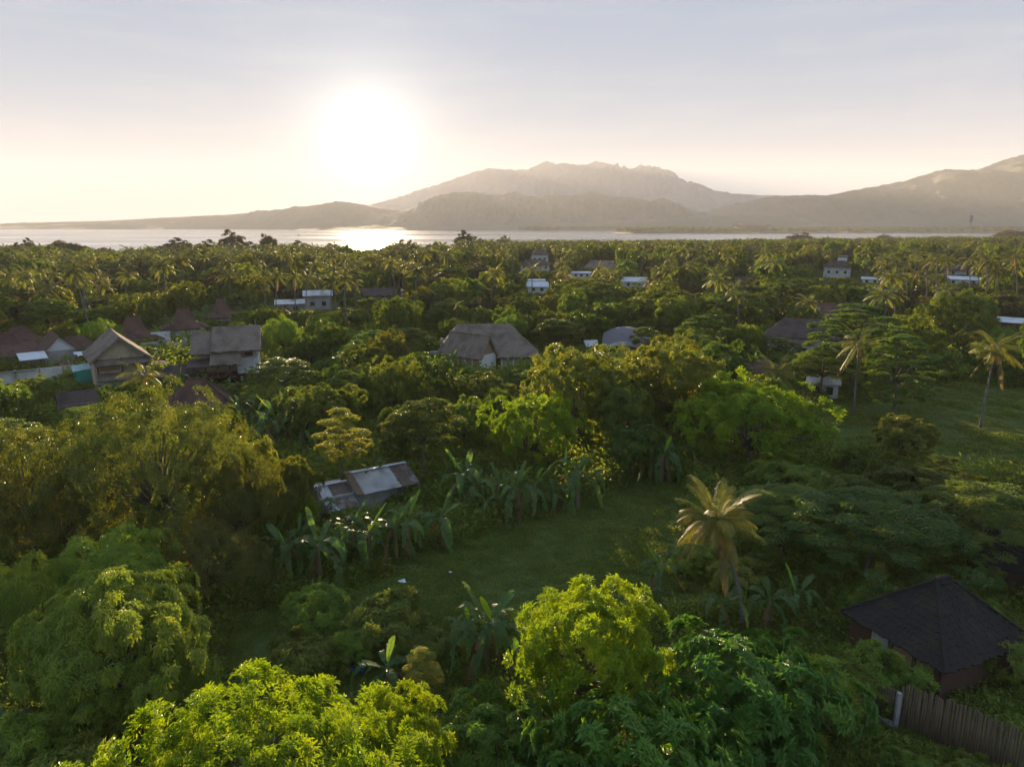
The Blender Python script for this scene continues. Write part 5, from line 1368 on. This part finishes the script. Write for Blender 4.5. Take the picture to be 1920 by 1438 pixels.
KEEP += [(1550, 725, 1900, 850, 84), (1290, 700, 1540, 860, 76)]      # the right clearing and the bright tree stay in view
rs = np.random.RandomState(77)
AUTO = []; FARW = []; AUTOP = []; FARP = []
occ = list(TREES)
grid = {}
def put(x, y, r):
    grid.setdefault((int(x//12), int(y//12)), []).append((x, y, r))
for t_ in occ: put(*t_)
def free(x, y, r, k):
    i, j = int(x//12), int(y//12)
    for a in range(i-2, i+3):
        for b in range(j-2, j+3):
            for (u, v, q) in grid.get((a, b), ()):
                if (u-x)**2 + (v-y)**2 < ((q+r)*k)**2: return False
    return True
cand = 0
for it in range(60000):
    # uniform over the wedge in front of the camera
    d = 60 + 1140 * math.sqrt(rs.rand()); pxx = rs.uniform(-180, 2100)
    cd = coast_at(pxx) * .965
    if d > cd: continue
    x = (pxx - CX) / F_PX * d; y = d
    near = d < 210
    Rr = rs.uniform(2.6, 5.8) if near else rs.uniform(2.6, 7.2)
    cl_ = float(nz2(x/70, y/70, 91, 2))
    is_palm = rs.rand() < (0.02 if d < 170 else 0.09 if d < 300 else .17) * (2.2 if cl_ > .55 else .5 if cl_ > .42 else .1)
    if is_palm: Rr = 1.9
    if in_clear(x, y): continue
    if any((x-a)**2 + (y-b)**2 < (c + Rr*.8)**2 for a, b, c in FOOT): continue
    if not free(x, y, Rr, .62 if near else .66): continue
    h = rs.uniform(9, 18) if is_palm else Rr * rs.uniform(1.25, 2.2) + (1.5 if d > 300 else 0)
    h2 = fit_height(x, y, h + (2.0 if is_palm else 0) + (3 if d > 350 else 0), Rr, rs.choice([0, 0, 0, 3, 6, 10]) if d > 350 else 0)
    if h2 is None: continue
    if is_palm:
        if h2 < 8: continue
        put(x, y, Rr); (AUTOP if d < 620 else FARP).append((d, x, y, h2 - 2.0))
    else:
        if h2 < h * .45: Rr *= .7
        put(x, y, Rr); (AUTO if near else FARW).append((d, x, y, h2, Rr))
AUTO.sort(); AUTOP.sort()
if len(AUTO) > 215: FARW += AUTO[215:]; AUTO = AUTO[:215]
if len(AUTOP) > 230: FARP += AUTOP[230:]; AUTOP = AUTOP[:230]
print('auto trees', len(AUTO), 'far', len(FARW), 'palms', len(AUTOP), len(FARP))

for i in range(16):
    pxx = 20 + i * 62 + rs.uniform(-20, 20); yt = np.interp(pxx, SKY_X, SKY_Y) - rs.uniform(3, 11)
    t_ = tree_sky(('skyline_b', 'far_a', 'far_c')[i % 3], pxx, yt, rs.uniform(.72, .9), rs.uniform(20, 46), 'x'); LATER.append(('skyline tree', t_, pxx, yt))
kinds = ['mango_a', 'mango_b', 'mango_c', 'broad_b', 'layered_c', 'mango_b', 'mango_a', 'broad_a', 'feather_b']
for i, (d, x, y, h, Rr) in enumerate(AUTO):
    key = kinds[rs.randint(len(kinds))]
    if h < 4: key = 'bush_a'
    t_ = tree(key, (x, y, gz(x, y)), h, Rr, None, 'tree' if h >= 4 else 'shrub', None, rs.rand() * 6.28)
    q = proj((x, y, h * .75)); LATER.append(({'mango_a': 'broad dense tree', 'mango_b': 'round dense tree', 'mango_c': 'upright dense tree', 'broad_b': 'golden-green tree', 'broad_a': 'tall golden-green tree', 'layered_c': 'flat-layered tree', 'feather_b': 'feathery tree', 'bush_a': 'low bush'}[key], t_, q[0], q[1]))
for i, (d, x, y, h) in enumerate(AUTOP):
    t_ = palm_simple((x, y, 0), h, None, 'palm', None, i, rs.uniform(.85, 1.1)); q = proj((x, y, h)); LATER.append(('slender coconut palm', t_, q[0], q[1]))

# ------------------------------------------------------------------ labels of the many trees and palms: kind, place by a landmark, order from the left
MARKS = [('tall thatched gable house', 232, 665), ('white-towered thatched house', 430, 665), ('long thatched lodge', 930, 650), ('wavy shingle roof', 1170, 622), ('tin hut', 680, 905),
         ('red-tiled houses', 60, 645), ('red pointed roof', 348, 605), ('huge tamarind', 285, 850), ('big bright round tree', 1415, 780), ('white villas', 1005, 490), ('brown-roofed villa', 1125, 493),
         ('small white cottage', 1005, 540), ('pale blue sheet-roofed shed', 1190, 530), ('house with rooftop railing', 1570, 500), ('right sheet-roofed house', 1805, 522), ('flat-roofed hut', 1895, 603),
         ('dark grey tiled house', 1500, 615), ('rust-brown gabled roof', 1568, 575), ('tiny whitewashed hut', 1543, 728), ('grey tin-gabled house', 600, 560), ('grey-roofed house', 704, 547),
         ('small white house', 1392, 515), ('golden tree by the lodge', 1090, 730), ('right clearing', 1760, 800), ('tallest ragged skyline tree', 435, 450), ('sun glitter', 690, 460), ('feathery casuarina clump', 128, 470),
         ('round skyline tree at centre', 872, 455), ('lattice mast', 1822, 440), ('spreading skyline tree', 1500, 450), ('hotel headland', 1330, 455), ('left coconut grove', 120, 540), ('left edge woods', 20, 590), ('tall many-layered tree', 1610, 640), ('domed green tree', 1095, 610), ('right edge woods', 1890, 560), ('middle woods', 800, 600), ('central shore', 1080, 460)]
def nth(i): return ['leftmost', 'second from left', 'third from left', 'fourth from left', 'fifth from left'][i] if i < 5 else f"{i+1}{'st' if i+1 == 21 else 'nd' if i+1 == 22 else 'rd' if i+1 == 23 else 'th'} from left"
cells = {}
for kind_, ob, x, y in LATER:
    nm, mx_, my_ = min(MARKS, key=lambda m_: (m_[1]-x)**2 + ((m_[2]-y)*2.2)**2)
    dx, dy = x-mx_, (y-my_)*2.2
    rel = ('left of' if dx < 0 else 'right of') if abs(dx) > abs(dy) else ('beyond' if dy < 0 else 'in front of')
    cells.setdefault((kind_, rel, nm), []).append((x, ob))
for (kind_, rel, nm), lst in cells.items():
    lst.sort(key=lambda q: q[0]); n = len(lst)
    for i, (x, ob) in enumerate(lst):
        if n == 1: ob['label'] = f'{kind_} {rel} the {nm}'
        else: ob['label'] = f'{nth(i) if i < n-1 else "rightmost"} {kind_} {rel} the {nm}'
        ob['group'] = f'{kind_}s {rel} the {nm}'

# far wood
mats = [M['mango'], M['broad'], M['palm'], M['palm_bark'], M['casuarina']]
pr = [(*PROTO['far_a']['arr'], 0), (*PROTO['far_b']['arr'], 1), (*PROTO['far_c']['arr'], 4)]
Vp, Fp, tp = PALM_FAR
tb = MB(); tb.tube([(0, 0, -14), (.1, 0, -7), (0, 0, 0)], [.24, .2, .16], 5)
tv = np.array(tb.v); tf = []
for f in tb.f:
    for k in range(1, len(f)-1): tf.append((f[0], f[k], f[k+1]))
pr.append((Vp, Fp, tp, 2)); pr.append((tv, np.array(tf), np.zeros(len(tv), np.float32), 3))
pts = []; scl = []; idx = []
for d, x, y, h, Rr in FARW:
    k = rs.randint(3); p = PROTO[('far_a', 'far_b', 'far_c')[k]]
    pts.append((x, y, 0)); scl.append((Rr/p['R'], Rr/p['R'], h/p['H'])); idx.append(k)
for d, x, y, h in FARP:
    q = rs.uniform(.85, 1.15)
    pts.append((x, y, h)); scl.append((q, q, q)); idx.append(3); pts.append((x, y, h)); scl.append((1, 1, h/14)); idx.append(4)
scatter('far_wood', pr, np.array(pts, float), np.array(scl), rs.rand(len(pts))*6.28, np.array(idx), mats, 'distant wood of round trees and coconut palms along the shore', 'wood')

# headlands across the strait, with their woods
def headland(name, prof, D, front, back, hmax, seed, label, n, sc0):
    """low spit: prof gives its left and right ends, front waterline rows are set by D"""
    x0, x1 = prof
    nx, ny = 120, 14
    u = np.linspace(0, 1, nx); v = np.linspace(0, 1, ny)
    U, Vv = np.meshgrid(u, v)
    env = np.clip(np.minimum(U / .06, 1), 0, 1) * np.sin(np.pi * np.clip(Vv, 0, 1)) ** .5
    X0 = (x0 + (x1-x0)*U - CX) / F_PX * D
    Yv = D + Vv * (front + back) * (.35 + .65*np.clip(U*3, 0, 1)) + (nz2(U*9, U*0, seed, 3)-.5)*60
    Z = -2.5 + env * (hmax*.45 + hmax*nz2(X0/400, Yv/400, seed+3, 3))
    o = link(name, grid_mesh(name, X0, Yv, Z, m_hill)); tag(o, kind='structure')
    rg = np.random.RandomState(seed); P_ = []; S_ = []; I_ = []
    for k in range(n):
        a, b = rg.rand(), rg.rand()**1.6
        i, j = min(int(a*(nx-1)), nx-2), min(int(b*(ny-1)), ny-2)
        z = Z[j, i]
        if z < -.6: continue
        fa_, fb_ = a*(nx-1)-i, b*(ny-1)-j
        px_ = X0[j, i] + (X0[j, i+1]-X0[j, i])*fa_; py_ = Yv[j, i] + (Yv[j+1, i]-Yv[j, i])*fb_
        zz = (Z[j, i]*(1-fa_)+Z[j, i+1]*fa_)*(1-fb_) + (Z[j+1, i]*(1-fa_)+Z[j+1, i+1]*fa_)*fb_
        q = sc0 * rg.uniform(.7, 1.3); kk = rg.choice([0, 1, 2, 3], p=[.3, .3, .2, .2])
        P_.append((px_, py_, zz + (8*q if kk == 3 else -1))); S_.append((q*1.2, q*1.2, q)); I_.append(kk)
        if kk == 3: P_.append((px_, py_, zz+8*q)); S_.append((1.5, 1.5, q*.8)); I_.append(4)
    scatter(name + '_wood', pr, np.array(P_), np.array(S_), rg.rand(len(P_))*6.28, np.array(I_), mats, label, 'wood')
headland('headland', (1150, 2500), 2450, 500, 500, 9, 5, 'dark wood covering the low headland across the water at right', 3200, 1.25)
headland('spit', (962, 1330), 3700, 200, 300, 6, 9, 'thin dark wood on the low spit left of the headland', 900, 1.5)

# long pale hotel on the headland and a mast behind it
q = AT(1412, 433, 2720)
h = empty('hotel', (q[0], q[1], 10), 0, 'long pale hotel with terraced floors on the headland across the water', 'hotel')
MB().box(-62, 62, 0, 30, 0, 14).build('wall', M['concrete'], h); MB().box(-45, 50, 12, 34, 14, 21).build('wall', M['concrete'], h)
mb = MB(); gable(mb, -66, 66, -2, 32, 14, 19, 2, .6, .1, .1, axis='x', seed=2); mb.build('roof', M['tile_red'], h)
for k in range(16): MB().box(-58+k*7.5, -54+k*7.5, -.6, -.02, 7, 12).build('window', M['glass'], h)
mast(1332, 407, 3300, 50, 3.0, 'thin mast on the far shore between headland and hills')

# ------------------------------------------------------------------ ground cover
rgc = np.random.RandomState(5)
def tuft(n, Rr, H_, L, W, seed):
    rg = np.random.RandomState(seed)
    a = rg.rand(n)*6.283; r = Rr*np.sqrt(rg.rand(n))
    base = np.stack([np.cos(a)*r, np.sin(a)*r, H_*(1-(r/Rr)**2)*rg.rand(n)], 1)
    d = np.stack([np.cos(a)+rg.normal(size=n)*.7, np.sin(a)+rg.normal(size=n)*.7, rg.uniform(.1, .8, n)], 1)
    return (*leaf_arrays(base, d, rg.normal(size=(n, 3))*.5 + np.array([0, 0, 1.0]), L, W, rg.rand(n).astype(np.float32)), 0)
tp_ = [tuft(110, .85, .35, .20, .09, 1), tuft(110, .95, .5, .22, .11, 2), tuft(90, .8, .16, .16, .05, 3), tuft(140, 1.3, 1.2, .34, .16, 4), tuft(120, 1.2, .9, .34, .15, 5)]
pts = []; scl = []; idx = []
for it in range(78000):
    d = 22 + 185*rgc.rand()**1.35; pxx = rgc.uniform(-160, 2080)
    x = (pxx-CX)/F_PX*d; y = d
    if any((x-a)**2+(y-b)**2 < (c*.55)**2 for a, b, c in FOOT): continue
    clr = in_clear(x, y)
    nv_ = float(nz2(x/5.0, y/5.0, 31, 4))
    if clr:
        k = rgc.choice([0, 1, 2, 2]) if nv_ < .50 else rgc.choice([0, 1]); q = rgc.uniform(.7, 1.25); hq = .55 + 3.2*max(0, nv_-.46)
        if d > 75: k = rgc.choice([0, 1, 2]) if nv_ > .44 else 2; hq *= .8; q *= 1.15
    else:
        if rgc.rand() < .5: continue
        k = rgc.choice([0, 1, 3, 4, 3]); q = rgc.uniform(.9, 1.7); hq = rgc.uniform(.7, 1.5)
    q *= 1.4 if d > 120 else .55 if d < 45 else .75 if d < 62 else 1.0
    pts.append((x, y, gz(x, y)-.03)); scl.append((q, q, q*hq)); idx.append(k)
scatter('ground_cover', tp_, np.array(pts, float), np.array(scl), rgc.rand(len(pts))*6.28, np.array(idx), [M['cover']], 'low creeping plants and grass covering the ground', 'ground cover')

# ------------------------------------------------------------------ small things
def litter(px, py, s, mat, label, name='litter'):
    p = G(px, py); rg = random.Random(px); bm = bmesh.new()
    for k in range(9): bm.verts.new((rg.uniform(-1, 1)*s, rg.uniform(-.7, .7)*s, rg.uniform(0, .35)*s))
    bmesh.ops.convex_hull(bm, input=bm.verts)
    me = bpy.data.meshes.new(name); bm.to_mesh(me); bm.free(); me.materials.append(M[mat])
    o = link(name, me); o.location = (p[0], p[1], gz(p[0], p[1])+.15); tag(o, label, 'litter')
litter(756, 1089, .45, 'litter', 'pale sheet of rubbish lying in the upper clearing')
litter(605, 1221, .5, 'litter', 'crumpled white bag on the shaded grass')
litter(666, 1259, .7, 'blue', 'blue plastic heap behind the wide bright tree')
litter(845, 1072, .18, 'litter', 'tiny white scrap in the middle of the clearing')
def boat(px, py, label):
    p = G(px, py, -1.2); L = 9
    r = empty('boat', (p[0], p[1], -1.2), rs.uniform(-.4, .4), label, 'boat')
    mb = MB(); secs = [(-L/2, .5, .5), (-L/4, 1.1, .9), (L/4, 1.1, .9), (L/2, .15, 1.5)]
    vs = []
    for x, w_, z in secs: vs += [(x, -w_, z), (x, 0, -.3), (x, w_, z)]
    fs = []
    for k in range(3): fs += [(k*3, k*3+1, k*3+4, k*3+3), (k*3+1, k*3+2, k*3+5, k*3+4), (k*3+2, k*3, k*3+3, k*3+5)]
    mb.add(vs, fs + [(0, 2, 1), (9, 10, 11)]).build('hull', M['plaster'], r)
    MB().box(-2.4, 1.2, -.8, .8, .9, 2.4).build('cabin', M['plaster'], r)
boat(177, 433, 'small boat far out on the sea at the left'); boat(222, 434.5, 'small boat to the right of the other on the left sea'); boat(560, 441.5, 'small boat on the sea left of the sun glitter')
# poles in the trees
for a, b, hh, lb in [(617, 665, 6, 'thin grey pole in the thicket left of the lodge'), (755, 590, 8, 'thin pole behind the sunlit trees')]:
    p = G(a, b); r = empty('pole', (p[0], p[1], 0), 0, lb, 'pole'); MB().tube([(0, 0, 0), (0, 0, hh)], .1, 6).build('shaft', M['metal'], r); MB().box(-.5, .5, -.05, .05, hh-.4, hh-.25).build('crossarm', M['metal'], r)

# ------------------------------------------------------------------ haze
m_h, g = new_mat('haze_air')
vol = g.n('ShaderNodeVolumePrincipled', i_Density=HAZE_DENSITY, i_Anisotropy=HAZE_ANISO)
vol.inputs['Color'].default_value = (0.95, 0.93, 0.92, 1)
o = g.n('ShaderNodeOutputMaterial'); g.l(vol.outputs[0], o.inputs['Volume'])
hz = MB().box(-12000, 12000, -1000, 11500, -8, 860).build('haze', m_h); tag(hz, kind='stuff')
tag(hz, 'pale morning haze over the sea and the woods', 'haze')
